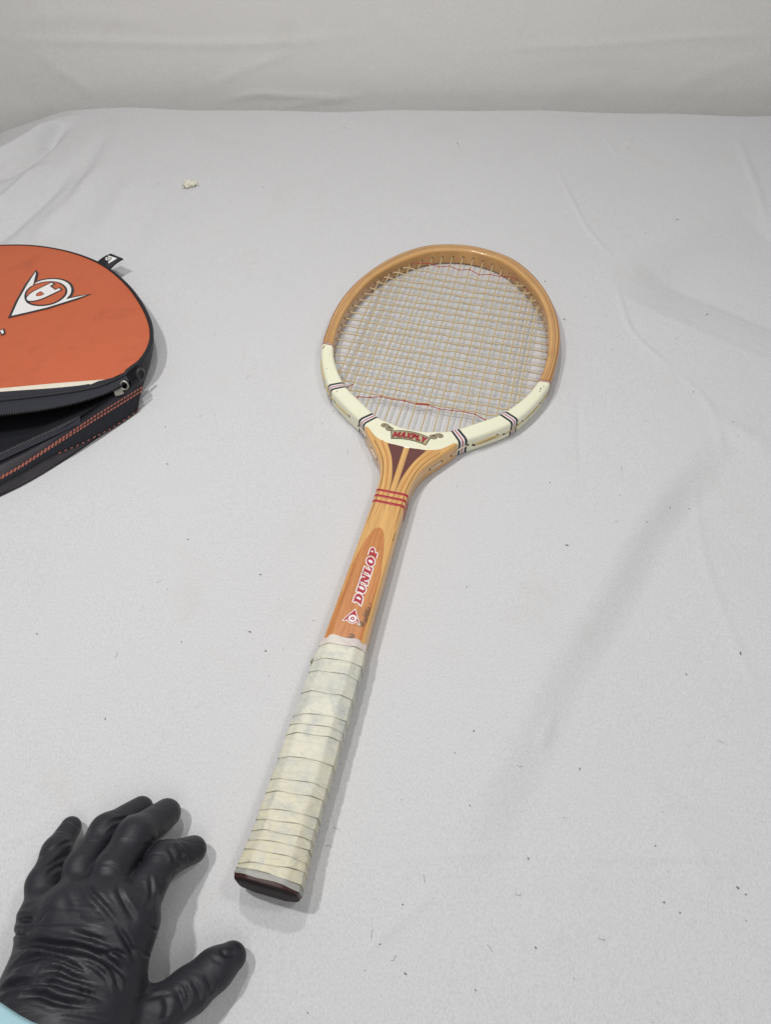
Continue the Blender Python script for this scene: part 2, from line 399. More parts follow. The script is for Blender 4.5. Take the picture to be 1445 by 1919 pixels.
folds = [  # folds that run down to the left-hand table edge
    (((135, 208), (80, 245), (0, 290), (-90, 340)), .012, .010), (((120, 230), (60, 290), (-20, 345)), .010, -.008),
    (((190, 300), (130, 380), (55, 462)), .014, .0045), (((150, 290), (90, 360), (0, 440), (-60, 500)), .012, -.0050),
    (((90, 300), (30, 360), (-40, 420)), .010, .0060), (((260, 320), (215, 390), (180, 460)), .016, .0022), (((205, 230), (165, 300), (100, 430)), .012, -.0030),
    (((300, 350), (270, 420), (255, 480)), .014, -.0016),
]
xs = np.arange(-.72, .82, .0021); ys = np.arange(-.14, 1.1201, .0021)
X, Y = np.meshgrid(xs, ys)
Z = vnoise(X, Y, 14, 3) * .0010 + vnoise(X, Y, 38, 5) * .00075 + vnoise(X, Y, 80, 6) * .00018
def window(P, m):
    P = np.array([tuple(p)[:2] for p in P]); lo, hi = P.min(0) - m, P.max(0) + m
    j0, j1 = np.searchsorted(xs, [lo[0], hi[0]]); i0, i1 = np.searchsorted(ys, [lo[1], hi[1]]); return slice(i0, i1), slice(j0, j1)
for pts, hw, hh in creases:
    P = cr([p for p in px(*pts)], 6); wd_ = window(P, 3 * hw)
    d, f = seg_field(X[wd_], Y[wd_], P); Z[wd_] += 1.5 * hh * np.exp(-(d / (hw * .7)) ** 2) * ends(f) * (1 + .15 * np.sin(f * 17))
for pts, hw, dp in steps:
    d, f = seg_field(X, Y, cr([p for p in px(*pts)], 6))
    prof = smooth01((d / hw + 1) / 2)          # 0 right of the walk .. 1 left of it
    back = np.exp(-np.maximum(d, 0) / .20)     # fades back to the table level
    Z += -dp * prof * back * ends(f, .22) * np.where(d > 0, 1, 1)
xedge = -.470 - .11 * smooth01((1.06 - Y) / .3)
D = np.maximum(xedge - X, 0)
for pts, hw, hh in folds:
    P = cr([p for p in px(*pts)], 6); wd_ = window(P, 3 * hw)
    d, f = seg_field(X[wd_], Y[wd_], P); Z[wd_] += 1.6 * hh * np.exp(-(d / hw) ** 2) * ends(f, .3)
Z -= (np.sqrt(D * D + .03 ** 2) - .03) * .30 + 6.0 * np.maximum(D - .10, 0) ** 2
corner = np.exp(-(((X + .56) / .11) ** 2 + ((Y - 1.12) / .10) ** 2)); Z -= .012 * corner
# the near part and what lies under racket, cover and hand stays flat enough
flat = np.exp(-(((X - .02) / .14) ** 2 + ((Y - .4) / .42) ** 2)); Z = Z * (1 - .82 * flat)
rows = [np.stack([X[i], Y[i], Z[i]], 1) for i in range(len(ys))]
wav = .004 * np.sin(xs * 9) + .002 * np.sin(xs * 31 + 1) - .006 * xs
for i in range(len(rows)): rows[i][:, 1] += wav * smooth01((ys[i] - .95) / .17)
last = rows[-1]
for k in range(1, 15):                                   # the cloth turns over the far edge and hangs
    a = min(k / 8, 1) * math.pi / 2; q = last.copy()
    q[:, 1] += .014 * math.sin(a); q[:, 2] += -.014 * (1 - math.cos(a)) - max(0, k - 8) * .06
    rows.append(q)
V = np.concatenate(rows); nx = len(xs); ny = len(rows)
idx = np.arange(nx * ny).reshape(ny, nx)
Q = np.stack([idx[:-1, :-1], idx[:-1, 1:], idx[1:, 1:], idx[1:, :-1]], -1).reshape(-1, 4)
table = obj('tablecloth', mesh_np('tablecloth', V, Q), m_cloth); tag(table, kind='structure')
def zt(x, y):
    i = int(np.clip(round((y - ys[0]) / .0021), 0, len(ys) - 1)); j = int(np.clip(round((x - xs[0]) / .0021), 0, nx - 1)); return float(Z[i, j])

bx_ = np.arange(-1.0, 1.05, .004); bz = np.arange(-.45, .75, .004)
BX, BZ = np.meshgrid(bx_, bz)
YB = 1.165
def wallpt(a, b):      # the backdrop point seen at a pixel
    p = at(a, b, 0); k = YB / p.y; return (p.x * k, CAMH + (0 - CAMH) * k)
BY = vnoise(BX, BZ, 9, 11) * .0025 + vnoise(BX, BZ, 30, 12) * .0004
for pts, hw, hh in [(((-40, 72), (200, 78), (420, 82), (560, 76), (720, 60)), .006, .0022), (((380, 165), (470, 125), (560, 92)), .006, .0018),
                    (((880, 100), (1000, 88), (1150, 82), (1300, 70), (1480, 62)), .005, .0018), (((400, 192), (480, 176), (560, 180), (690, 182)), .005, .0030),
                    (((520, 200), (600, 190), (660, 186)), .003, .0020), (((60, 100), (140, 150), (180, 190)), .010, .0020), (((700, 10), (760, 60), (800, 100)), .01, .0010),
                    (((980, 150), (1100, 130), (1250, 140)), .012, -.0014), (((0, 40), (150, 30), (330, 45)), .012, .0016), (((1250, 180), (1340, 130), (1445, 110)), .012, .0016)]:
    d, f = seg_field(BX, BZ, cr([np.array(wallpt(*p)) for p in pts], 6)); BY -= .45 * hh * np.exp(-(d / hw) ** 2) * ends(f)
V = np.stack([BX, YB + BY - .03 * np.clip(-BZ, 0, .02), BZ], -1).reshape(-1, 3)
idx = np.arange(BX.size).reshape(BX.shape); Q = np.stack([idx[:-1, :-1], idx[:-1, 1:], idx[1:, 1:], idx[1:, :-1]], -1).reshape(-1, 4)
tag(obj('backdrop', mesh_np('backdrop', V, Q), m_back), kind='structure')

# ---------------------------------------------------------------- the racket (local: x = across, y = from butt to tip, z = up)
BUTT = (-0.06928, 0.08582); HEAD = R(13.885)
rk = bpy.data.objects.new('tennis_racket', None); C.objects.link(rk)
rk.location = (BUTT[0], BUTT[1], .0006); rk.rotation_euler = (0, 0, -HEAD)
tag(rk, 'wooden tennis racket with cream painted throat and taped grip lying on white cloth', 'racket')

UP_O = [(.687, 0), (.6835, .0255), (.674, .0500), (.657, .0700), (.636, .0865), (.612, .0995), (.585, .1098), (.56, .1155), (.535, .1177), (.51, .1172), (.4816, .1144)]
UP_I = [(.6745, 0), (.6712, .0230), (.6625, .0425), (.6475, .0600), (.6290, .0757), (.6075, .0893), (.583, .0985), (.559, .1035), (.5355, .1062), (.5105, .1065), (.4812, .1025)]
LO_O = [(.4505, .1045), (.4213, .0883), (.4015, .0675), (.3835, .0445), (.3695, .0300), (.3645, .0145), (.3632, 0)]
LO_I = [(.455, .0925), (.429, .0752), (.4125, .056), (.396, .0341), (.3915, .0200), (.389, .0100), (.3885, 0)]
NU = len(UP_O); NSUB = 10
Lo = [np.array(p) for p in UP_O + LO_O]; Li = [np.array(p) for p in UP_I + LO_I]
mir = lambda L: [np.array((p[0], -p[1])) for p in L[-2:0:-1]]
OUT = cr(Lo + mir(Lo), NSUB, True); INN = cr(Li + mir(Li), NSUB, True)     # closed, start at the tip
NR = len(OUT)
def ringpair(u):
    u = u % NR; i = int(u); f = u - i; j = (i + 1) % NR
    return INN[i] * (1 - f) + INN[j] * f, OUT[i] * (1 - f) + OUT[j] * f
def rrect(wd, hh, r, n=4):
    pts = []
    for cx, cz, a0 in ((wd - r, hh - r, 0), (r, hh - r, 90), (r, -hh + r, 180), (wd - r, -hh + r, 270)):
        for k in range(n + 1):
            a = R(a0 + 90 * k / n); pts.append((cx + r * math.cos(a), cz + r * math.sin(a)))
    # extra points along the top and bottom so that the flat faces stay flat when shaded smooth
    return pts
HH, ZC = .0093, .0094
def ringsec(u, off=0.0, rad=.0030):
    I, O = ringpair(u); d = O - I; wd = np.linalg.norm(d); d /= wd
    P, G = [], []
    for x, z in rrect(wd + 2 * off, HH + off, rad + off):
        q = I + d * (x - off); P.append((q[1], q[0], ZC + z)); G.append(((x - off) / wd, 0, 0))
    return P, G
def ringpart(name, u0, u1, n, mat, off=0.0, parent=rk, caps=True, rad=.0030):
    secs, uvs = [], []; al = 0.0; prev = None
    for k in range(n + 1):
        P, G = ringsec(u0 + (u1 - u0) * k / n, off, rad); c = np.mean(np.array(P), 0)
        if prev is not None: al += np.linalg.norm(c - prev)
        prev = c; secs.append(P); uvs.append([(g[0], al, 0) for g in G])
    me = loft(name, secs, False, caps, uvs); return obj(name, me, mat, parent)
def sharp(o, ang=35):
    me = o.data
    bm = bmesh.new(); bm.from_mesh(me)
    for e in bm.edges:
        if len(e.link_faces) == 2 and e.calc_face_angle(0) > R(ang): e.smooth = False
    bm.to_mesh(me); bm.free(); return o
UJ = (NU - 1) * NSUB                       # junction of bare wood and cream paint, right side
sharp(ringpart('wooden_head_bow', -UJ - 2, UJ + 2, 2 * UJ + 4, m_bow))
sharp(ringpart('cream_painted_section', UJ, NR - UJ, (NR - 2 * UJ) * 2, m_cream, .00018))
def span(u):          # metres per unit of u on the outer edge
    a, b = ringpair(u)[1], ringpair(u + .5)[1]; a2, b2 = ringpair(u)[0], ringpair(u + .5)[0]
    return (np.linalg.norm(a - b) + np.linalg.norm(a2 - b2))
def bandset(uc, widths, mats, off, names):
    s = span(uc); tot = sum(widths); p = -tot / 2
    for wd, m, nm in zip(widths, mats, names):
        ringpart(nm, uc + p / s, uc + (p + wd) / s, 3, m, off, rad=.0031); p += wd
for sg in (1, -1):
    U = lambda u: u if sg == 1 else NR - u
    bandset(U(UJ + .05), [.0013, .0006, .0008], [m_dred, m_white, m_dred][::sg], .00035, ['trim_band'] * 3)
    for uc in (UJ + 2 * NSUB, UJ + 4 * NSUB - 1.2):
        bandset(U(uc), [.0021, .0014, .0011, .0015, .0022], [m_black, m_white, m_red, m_white, m_black], .00036, ['trim_band'] * 5)

# shaft and throat
WS = [(.150, .0163), (.165, .0161), (.21, .0149), (.25, .0142), (.28, .0138), (.31, .0137), (.322, .0141), (.330, .0152), (.338, .0172), (.346, .0202), (.355, .0256), (.365, .0325), (.374, .0390), (.381, .0430)]
WSs = np.array(cr(WS, 6))
def wsh(s): return float(np.interp(s, WSs[:, 0], WSs[:, 1]))
def ztop(s): return float(np.interp(s, [.15, .30, .36, .385], [.0258, .0215, .0187, .0184]))
def shr(s): return float(np.interp(s, [.15, .185, .23, .30, .36], [.0080, .0055, .0036, .0030, .0024]))
def zsurf(x, s):
    e = abs(x) - (wsh(s) - shr(s)); r = shr(s)
    return ztop(s) - (r - math.sqrt(max(r * r - min(e, r) ** 2, 0)) if e > 0 else 0)
def shaftsec(s, off=0.0):
    wd = 2 * wsh(s) + 2 * off; hh = ztop(s) / 2 + off; zc = ztop(s) / 2; r = shr(s) + off
    P, G = [], []
    for x, z in rrect(wd, hh, r): P.append((x - wd / 2, s, zc + z)); G.append((x / wd, s, 0))
    return P, G
ss = np.concatenate([np.linspace(.160, .31, 24), np.linspace(.313, .381, 30)])
a = [shaftsec(s) for s in ss]
sharp(obj('shaft', loft('shaft', [q[0] for q in a], False, True, [q[1] for q in a]), m_shaft, rk))
for s0 in (.3108, .3046, .2984):
    a = [shaftsec(s0 + d, .00022) for d in (-.0012, 0, .0012)]
    obj('red_shaft_band', loft('red_shaft_band', [q[0] for q in a], False, True), m_red, rk)
def onshaft(off): return lambda x, y: Vector((x, y, zsurf(x, y) + off))
def onhead(off): return lambda x, y: Vector((x, y, ZC + HH + off))
def strip_mesh(name, sL, fa, fb, fn, n=24, m=12):
    V, F = [], []
    for k in range(n + 1):
        q = sL[0] + (sL[1] - sL[0]) * k / n
        for j in range(m + 1): V.append(fn(fa(q) + (fb(q) - fa(q)) * j / m, q))
    M_ = m + 1
    for k in range(n):
        for j in range(m): F.append((k * M_ + j, k * M_ + j + 1, (k + 1) * M_ + j + 1, (k + 1) * M_ + j))
    me = mesh(name, V, F); fix_up(me); return me
BI = np.array(cr([(.3135, .0028), (.325, .0037), (.3365, .0060), (.3505, .0102), (.366, .0176)], 6))
bi = lambda s: float(np.interp(s, BI[:, 0], BI[:, 1]))
for sg in (1, -1):
    obj('dark_throat_wedge', strip_mesh('dark_throat_wedge', (.3128, .3662), lambda s: sg * .0025, lambda s: sg * max(bi(s), .0026), onshaft(.00012)), m_wedge, rk)
    ln = cr([(sg * .0298, .3665), (sg * .0200, .352), (sg * .0145, .338), (sg * .0117, .3225), (sg * .0110, .31), (sg * .0112, .29), (sg * .0114, .2737)], 8)
    obj('lamination_line', ribbon('lamination_line', ln, [.0005] * 40 + list(np.linspace(.0005, .00015, len(ln) - 40)), onshaft(.00014)), m_line, rk)
    ln = [(sg * (.0026 - .0004 * k / 12), .3135 - .023 * k / 12) for k in range(13)]
    obj('lamination_line', ribbon('lamination_line', ln, list(np.linspace(.0005, .00012, 13)), onshaft(.00014)), m_line, rk)
    ln = cr([(sg * .0236, .3675), (sg * .0150, .352), (sg * .0104, .338), (sg * .0076, .3225), (sg * .0068, .31), (sg * .0070, .295), (sg * .0082, .283)], 8)
    obj('lamination_streak', ribbon('lamination_streak', ln, [.0016] * 30 + list(np.linspace(.0016, .0003, len(ln) - 30)), onshaft(.00010)), plain('brown_ash_streak', (.56, .26, .075), .4, coat=.3) if sg == 1 else bpy.data.materials['brown_ash_streak'], rk)
PN = np.array(cr([(.160, .0136), (.19, .0132), (.215, .0130), (.227, .0124), (.237, .0110), (.253, .0085), (.262, .0064), (.268, .0044), (.2712, .0022), (.2722, .0)], 6))
pn = lambda s: float(np.interp(s, PN[:, 0], PN[:, 1]))
obj('brown_handle_panel', strip_mesh('brown_handle_panel', (.161, .2722), lambda s: -pn(s) - .0008, lambda s: pn(s) - .0008, onshaft(.00012), 60), m_panel, rk)
# small chips on the right edge of the shaft
obj('wood_chip_mark', ribbon('wood_chip_mark', [(.0128, .262), (.0131, .266), (.0127, .270)], [.0006, .0016, .0005], onshaft(.00013)), m_rim, rk)

for sg, y_, x_, sz in ((-1, .4765, .1105, .0011), (-1, .4740, .1112, .0008), (1, .4700, .1062, .0009), (1, .4735, .1085, .0006), (1, .4660, .1060, .0006), (-1, .4460, .0985, .0005), (-1, .4180, .0800, .0006)):
    cp = [(sg * x_ + sz * random.uniform(.5, 1.2) * math.cos(a_), y_ + 1.7 * sz * random.uniform(.5, 1.2) * math.sin(a_)) for a_ in np.linspace(0, 6.28, 9)[:-1]]
    le = obj('paint_chip', fill2d('paint_chip', [cp], lambda x, y: Vector((x, y, ZC + HH + .00026))), m_rim, rk); fix_up(le.data)
# lettering
def arc(cx, cy, rx, ry, a0, a1, n=10): return [(cx + rx * math.cos(R(a0 + (a1 - a0) * k / n)), cy + ry * math.sin(R(a0 + (a1 - a0) * k / n))) for k in range(n + 1)]
SLAB = {
    'D': (1.0, [[(0, 0)] + arc(.50, .5, .45, .5, -90, 90) + [(0, 1), (0, .83), (.11, .83), (.11, .17), (0, .17)], [(.42, .2)] + arc(.46, .5, .19, .3, -90, 90, 8) + [(.42, .8)]]),
    'U': (.98, [[(0, 1), (0, .83), (.1, .83), (.1, .34)] + arc(.46, .34, .36, .34, 180, 360, 12) + [(.82, .83), (.93, .83), (.93, 1), (.55, 1), (.55, .83), (.66, .83), (.66, .36)] + arc(.53, .36, .13, .17, 0, -180, 8) + [(.40, .83), (.50, .83), (.50, 1)]]),
    'N': (1.03, [[(0, 0), (.38, 0), (.38, .17), (.28, .17), (.28, .58), (.62, 0), (.86, 0), (.86, .83), (.97, .83), (.97, 1), (.58, 1), (.58, .83), (.69, .83), (.69, .46), (.37, 1), (0, 1), (0, .83), (.11, .83), (.11, .17), (0, .17)]]),
    'L': (.86, [[(0, 0), (.80, 0), (.80, .42), (.67, .42), (.60, .18), (.42, .18), (.42, .83), (.54, .83), (.54, 1), (0, 1), (0, .83), (.11, .83), (.11, .17), (0, .17)]]),
    'O': (.96, [arc(.45, .5, .45, .52, 0, 350, 24), arc(.45, .5, .16, .31, 0, 345, 18)]),
    'P': (.9, [[(0, 0), (.55, 0), (.55, .17), (.42, .17), (.42, .38), (.52, .38)] + arc(.52, .69, .38, .31, -90, 90, 10) + [(0, 1), (0, .83), (.11, .83), (.11, .17), (0, .17)], [(.42, .54)] + arc(.47, .69, .13, .15, -90, 90, 8) + [(.42, .84)]]),
}
BLOCK = {
    'M': (1.25, [[(0, 0), (.24, 0), (.24, .60), (.57, .08), (.90, .60), (.90, 0), (1.14, 0), (1.14, 1), (.88, 1), (.57, .52), (.26, 1), (0, 1)]]),
    'A': (1.0, [[(0, 0), (.27, 0), (.32, .2), (.62, .2), (.67, 0), (.94, 0), (.62, 1), (.32, 1)], [(.39, .4), (.55, .4), (.47, .75)]]),
    'X': (.98, [[(0, 0), (.29, 0), (.46, .31), (.63, 0), (.92, 0), (.61, .5), (.92, 1), (.63, 1), (.46, .69), (.29, 1), (0, 1), (.31, .5)]]),
    'P': (.88, [[(0, 0), (.27, 0), (.27, .36), (.5, .36)] + arc(.5, .68, .32, .32, -90, 90, 8) + [(0, 1)], [(.27, .56), (.48, .56)] + arc(.48, .68, .1, .12, -90, 90, 6)[1:-1] + [(.48, .8), (.27, .8)]]),
    'L': (.8, [[(0, 0), (.74, 0), (.74, .24), (.27, .24), (.27, 1), (0, 1)]]),
    'Y': (.95, [[(.32, 0), (.6, 0), (.6, .4), (.92, 1), (.63, 1), (.46, .64), (.29, 1), (0, 1), (.32, .4)]]),
}
def word(txt, font, gap):
    x = 0; out = []
    for ch in txt:
        adv, loops = font[ch]; out.append([[(p[0] + x, p[1]) for p in L] for L in loops]); x += adv + gap
    return out, x - gap
def dense(L, n=3):
    o = []
    for i in range(len(L)):
        a, b = L[i], L[(i + 1) % len(L)]
        o += [(a[0] + (b[0] - a[0]) * k / n, a[1] + (b[1] - a[1]) * k / n) for k in range(n)]
    return o
glyphs, wid = word('DUNLOP', SLAB, .03)
S0, S1, T0, CH = .1975, .2515, .0041, .0064
shear = .22
def tx(p):                                   # text runs from the butt towards the head, tops to the left
    return (T0 - p[1] * CH, S0 + (p[0] + shear * p[1]) / (wid + shear) * (S1 - S0))
def first_grow(loops, d): return [grow(L, d if k == 0 else -d) for k, L in enumerate(loops)]
for g, ch in zip(glyphs, 'DUNLOP'):
    L2 = [[tx(p) for p in L] for L in g]
    back = [L2[0]]
    if ch == 'U': back = [[tx((p[0] + g[0][0][0], p[1])) for p in [(0, 1), (0, .83), (.1, .83), (.1, .34)] + arc(.46, .34, .36, .34, 180, 360, 12)[1:] + [(.82, .83), (.93, .83), (.93, 1)]]]
    le = obj('letter_outline', fill2d('letter_outline', first_grow(back, .00080)[:1], onshaft(.00020)), m_white, rk); fix_up(le.data)
    le = obj('letter', fill2d('letter', L2, onshaft(.00028)), m_red, rk); fix_up(le.data)
# flying-D emblem below the word: apex towards the head
ap = (.0010, .1928); wl = (-.0052, .1820); wr = (.0076, .1814)
cx, cy = .0012, .1851
emb = [ap, (-.0024, .1873)] + [wl] + [(-.0036, .1824), (-.0024, .1838)] + arc(cx, cy, .0037, .0037, 200, 340, 10) + [(.0056, .1830), (.0066, .1816), wr, (.0046, .1862)]
le = obj('emblem_outline', fill2d('emblem_outline', [grow(emb, .0006)], onshaft(.00018)), m_white, rk); fix_up(le.data)
le = obj('emblem', fill2d('emblem', [emb], onshaft(.00025)), m_red, rk); fix_up(le.data)
le = obj('emblem_disc', fill2d('emblem_disc', [arc(cx, cy, .0031, .0031, 0, 350, 28)], onshaft(.00032)), m_white, rk); fix_up(le.data)
dl = [[(cx + .0015 - (p[1]) * .0030, cy - .0015 + p[0] * .0032) for p in L] for L in SLAB['D'][1]]
le = obj('emblem_letter', fill2d('emblem_letter', dl, onshaft(.00039)), m_red, rk); fix_up(le.data)

# the scroll banner with MAXPLY on the cream paint
def arch(x, y): return (x, y + .0032 * (1 - (x / .0175) ** 2))
ban = dense([(-.0158, .3712), (-.0079, .3712), (0, .3712), (.0079, .3712), (.0158, .3712), (.0168, .3762), (.0182, .3814), (.009, .3814), (0, .3814), (-.009, .3814), (-.0182, .3814), (-.0168, .3762)], 3)
banw = [arch(*p) for p in ban]
le = obj('scroll_banner', fill2d('scroll_banner', [banw], onhead(.00034)), m_tan, rk); fix_up(le.data)
obj('banner_line', ribbon('banner_line', banw, .00070, onhead(.00042), True), m_black, rk)
inner = [arch(p[0] * .95, .3763 + (p[1] - .3763) * .80) for p in ban]
obj('banner_line', ribbon('banner_line', inner, .00025, onhead(.00042), True), m_black, rk)
for sg in (1, -1):                      # an S-shaped curl of ribbon at each end
    sc_ = cr([(.0168, .3822), (.0190, .3836), (.0218, .3838), (.0228, .3822), (.0212, .3808), (.0190, .3812), (.0196, .3832), (.0222, .3856), (.0248, .3868), (.0272, .3862), (.0276, .3846), (.0258, .3838), (.0244, .3848)], 6)
    sc_ = [(sg * p[0], p[1] + .0010) for p in sc_]
    obj('scroll_curl', ribbon('scroll_curl', sc_, .0024, onhead(.00036)), m_black, rk)
    obj('scroll_curl', ribbon('scroll_curl', sc_, .0013, onhead(.00044)), m_tan, rk)
    obj('banner_line', ribbon('banner_line', sc_, .00028, onhead(.00052)), m_black, rk)
glyphs, wid = word('MAXPLY', BLOCK, .05)
for g in glyphs:
    def ty(p): return arch(-.0150 + p[0] / wid * .0300 + .0006 * (p[1] - .5), .3730 + p[1] * .0064)
    L2 = [[ty(p) for p in dense(L, 2)] for L in g]
    le = obj('letter_outline', fill2d('letter_outline', first_grow(L2, .00032)[:1], onhead(.00050)), m_black, rk); fix_up(le.data)
    le = obj('letter', fill2d('letter', L2, onhead(.00058)), m_red, rk); fix_up(le.data)

# strings
ring_in = np.array(INN)
def inner_cross(axis, val, sign):
    """where a straight string at x=val (axis 0) or y=val (axis 1) meets the inner edge on the given side"""
    best = None
    for i in range(NR):
        a, b = ring_in[i], ring_in[(i + 1) % NR]
        a = (a[1], a[0]); b = (b[1], b[0])
        if (a[axis] - val) * (b[axis] - val) <= 0 and a[axis] != b[axis]:
            f = (val - a[axis]) / (b[axis] - a[axis]); o = a[1 - axis] + f * (b[1 - axis] - a[1 - axis])
            if best is None or o * sign > best * sign: best = o
    return best
MT = [.0058, .0175, .0291, .0401, .0508, .0614, .0712, .0800, .0880]
mains = sorted([-t_ for t_ in MT] + MT)
crosses = [.6380 - .01140 * k for k in range(19)]
SR = .00074
holeA = tube('string_hole', [(0, 0, -.0012), (0, 0, .00015)], .0011, 10); holeR = tube('hole_rim', [(0, 0, -.0012), (0, 0, .00005)], .0015, 10)
def hole(p, d):
    q = Vector(d).to_track_quat('Z', 'Y').to_euler()
    o = obj('string_hole', holeA, m_hole, rk); o.location = p; o.rotation_euler = q
    o2 = obj('hole_rim', holeR, m_rim, o)
wob = {}
for i, x in enumerate(mains):
    y1 = inner_cross(0, x, 1); y0 = inner_cross(0, x, -1); pts = []
    jx = random.uniform(-.0006, .0006)
    N = 60
    for k in range(N + 1):
        y = y0 - .001 + (y1 - y0 + .002) * k / N
        ph = (y - crosses[-1]) / .0114
        amp = .00058 if crosses[-1] - .006 < y < crosses[0] + .006 else 0
        pts.append((x + jx * math.sin(math.pi * k / N) + .00025 * math.sin(y * 90 + i), y, ZC + amp * math.cos(math.pi * (ph + i))))
    obj('main_string', tube('main_string', pts, SR, 6), m_gut, rk)
    hole((x, y1, ZC), (0, -1, 0)); hole((x, y0, ZC), (0, 1, 0))
for j, y in enumerate(crosses):
    x1 = inner_cross(1, y, 1); x0 = inner_cross(1, y, -1); pts = []; N = 72; kk = len(crosses) - 1 - j
    sag = random.uniform(-.0012, .0012); tilt = random.uniform(-.0008, .0008)
    for k in range(N + 1):
        x = x0 - .001 + (x1 - x0 + .002) * k / N
        f = (x - x0) / (x1 - x0)
        i_ = np.interp(x, mains, range(18))
        amp = -.00058 if mains[0] - .004 < x < mains[-1] + .004 else 0
        e = math.sin(math.pi * max(0, min(1, f)))
        yy = y + sag * e + tilt * (f - .5) * e + .0006 * e * math.sin(x * 70 + j * 1.7) + .0003 * e * math.sin(x * 190 + j)
        pts.append((x, yy, ZC + amp * math.cos(math.pi * (kk + i_))))
    obj('cross_string', tube('cross_string', pts, SR, 6), m_gut, rk)
    for xx, s in ((x0, 1), (x1, -1)):
        I = (xx, y, ZC); n_ = Vector((s, 0, 0)); hole(I, n_)
def knot_vf(p, r):
    v = [Vector(p) + Vector(q) * r for q in ((1, 0, 0), (-1, 0, 0), (0, 1, 0), (0, -1, 0), (0, 0, 1), (0, 0, -1))]
    return v, [(0, 2, 4), (2, 1, 4), (1, 3, 4), (3, 0, 4), (2, 0, 5), (1, 2, 5), (3, 1, 5), (0, 3, 5)]
def cord(pts, extra=()):
    pts = [(p[0], p[1], ZC + .0008) for p in pts]
    o = obj('red_trim_cord', tube('red_trim_cord', pts, .00042, 5), m_cord, rk)
    for p in pts[1:-1]:
        obj('cord_knot', join_mesh('cord_knot', [knot_vf((p[0], p[1] + .0004, ZC + .0005), .0012)], False), m_cord, o)
    return o
cord([(-.0700, .6395), (-.0614, .6482), (-.0508, .6499), (-.0401, .6521), (-.0291, .6482), (-.0175, .6529), (-.0058, .6482), (.0058, .6522), (.0175, .6452), (.0291, .6489), (.0401, .6480), (.0508, .6502), (.0614, .6473), (.0690, .6420), (.0750, .6270)])
cord([(-.0640, .4210), (-.0614, .4245), (-.0508, .4264), (-.0401, .4303), (-.0291, .4293), (-.0175, .4304), (-.0058, .4285), (.0058, .4304), (.0175, .4278), (.0291, .4290), (.0401, .4299), (.0508, .4296), (.0640, .4235)])
obj('red_trim_cord', tube('red_trim_cord', [(-.0058, .4291, ZC + .0012), (0, .4301, ZC + .0014), (.0058, .4309, ZC + .0012)], .00055, 5), m_cord, rk)
obj('red_trim_cord', tube('red_trim_cord', [(-.0760, .4330, ZC + .0012), (-.0725, .4365, ZC + .0022), (-.0700, .4395, ZC + .0015)], .0004, 5), m_cord, rk)

# string loops on the outside of the frame
SIDE = np.array([(s, t_) for s, t_ in WSs if s < .379] + [(p[0], p[1]) for p in cr([(.3835, .0448), (.4015, .0675), (.4213, .0883), (.4505, .1045), (.4816, .1144), (.51, .1172)], 8)])
def side(s): return float(np.interp(s, SIDE[:, 0], SIDE[:, 1]))
def loop_(sg, s0, s1, mat, z0=.0, z1=.0, r=.0007, lift=.0011):
    pts = []; n = 12
    for k in range(n + 1):
        f = k / n; s = s0 + (s1 - s0) * f
        d = side(s + .001) - side(s - .001); nx_, ny_ = .002, -d; l = math.hypot(nx_, ny_)
        o = lift * (min(1, math.sin(math.pi * f) * 2.2)) - .0006
        pts.append((sg * (side(s) + nx_ / l * o), s + ny_ / l * o, ZC + z0 + (z1 - z0) * f + .0005))
    obj('outer_string_loop', tube('outer_string_loop', pts, r, 6), mat, rk)
    for s, z in ((s0, z0), (s1, z1)):
        d = side(s + .001) - side(s - .001)
        hole((sg * (side(s) + .0001), s, ZC + z + .0005), Vector((sg * .002, -d, 0)))
loop_(1, .353, .3645, m_gutpale, r=.00095); loop_(1, .3745, .3885, m_gutpale, -.001, .0012, .0009)
loop_(1, .392, .408, m_guty, -.0008, .0014); loop_(1, .393, .4125, m_guty, -.0018, -.0012); loop_(1, .4135, .431, m_guty, -.002, .001); loop_(1, .432, .458, m_guty, .0, .001)
loop_(1, .460, .475, m_guty)
loop_(-1, .353, .3640, m_gutpale, r=.00095); loop_(-1, .3755, .3880, m_gutpale, .0005, -.0005, .0009); loop_(-1, .397, .413, m_guty, .001, -.001); loop_(-1, .414, .436, m_guty); loop_(-1, .437, .468, m_guty, 0, .001, .0009)

# grip: octagonal handle wound with tape, every turn its own part
def gripsec(s, off=0.0, tilt=0.0, n=None):
    hw = float(np.interp(s, [0, .004, .012, .03, .10, .15, .17], [.0198, .0201, .0196, .0183, .0177, .0172, .0160])) + off
    hh = float(np.interp(s, [0, .012, .03, .10, .15, .17], [.0172, .0168, .0156, .0148, .0142, .0133])) + off
    a, b = .44, .46                                     # chamfer size as a fraction of the half sides
    base = [(1, b - 1 + .0), (1, 1 - b), (1 - a, 1), (-(1 - a), 1), (-1, 1 - b), (-1, -(1 - b)), (-(1 - a), -1), (1 - a, -1)]
    base[0] = (1, -(1 - b))
    P = []
    for i in range(8):
        p, q = np.array(base[i]), np.array(base[(i + 1) % 8])
        for f in (.06, .25, .5, .75, .94): P.append(p + (q - p) * f)
    zc = float(np.interp(s, [0, .03, .17], [.0172, .0157, .0136]))
    return [(x * hw, s + tilt * x * hw, zc + z * hh) for x, z in P]
obj('grip_core', loft('grip_core', [gripsec(s, -.0001) for s in np.linspace(.006, .168, 24)], False, True), m_core, rk)
seams = [.0028, .0062, .0110, .0177, .0241, .0298, .0364, .0429, .0539, .0620, .0766, .0930, .0996, .1070, .1232, .1389, .1490, .1612, .1680]
tmat = [m_tapegg, m_tape, m_tapey, m_tapey, m_tapey, m_tapey, m_tapey, m_tapey, m_tape, m_tape, m_tape, m_tapeg, m_tapeg, m_tape, m_tape, m_tapeg, m_tape, m_tapep]
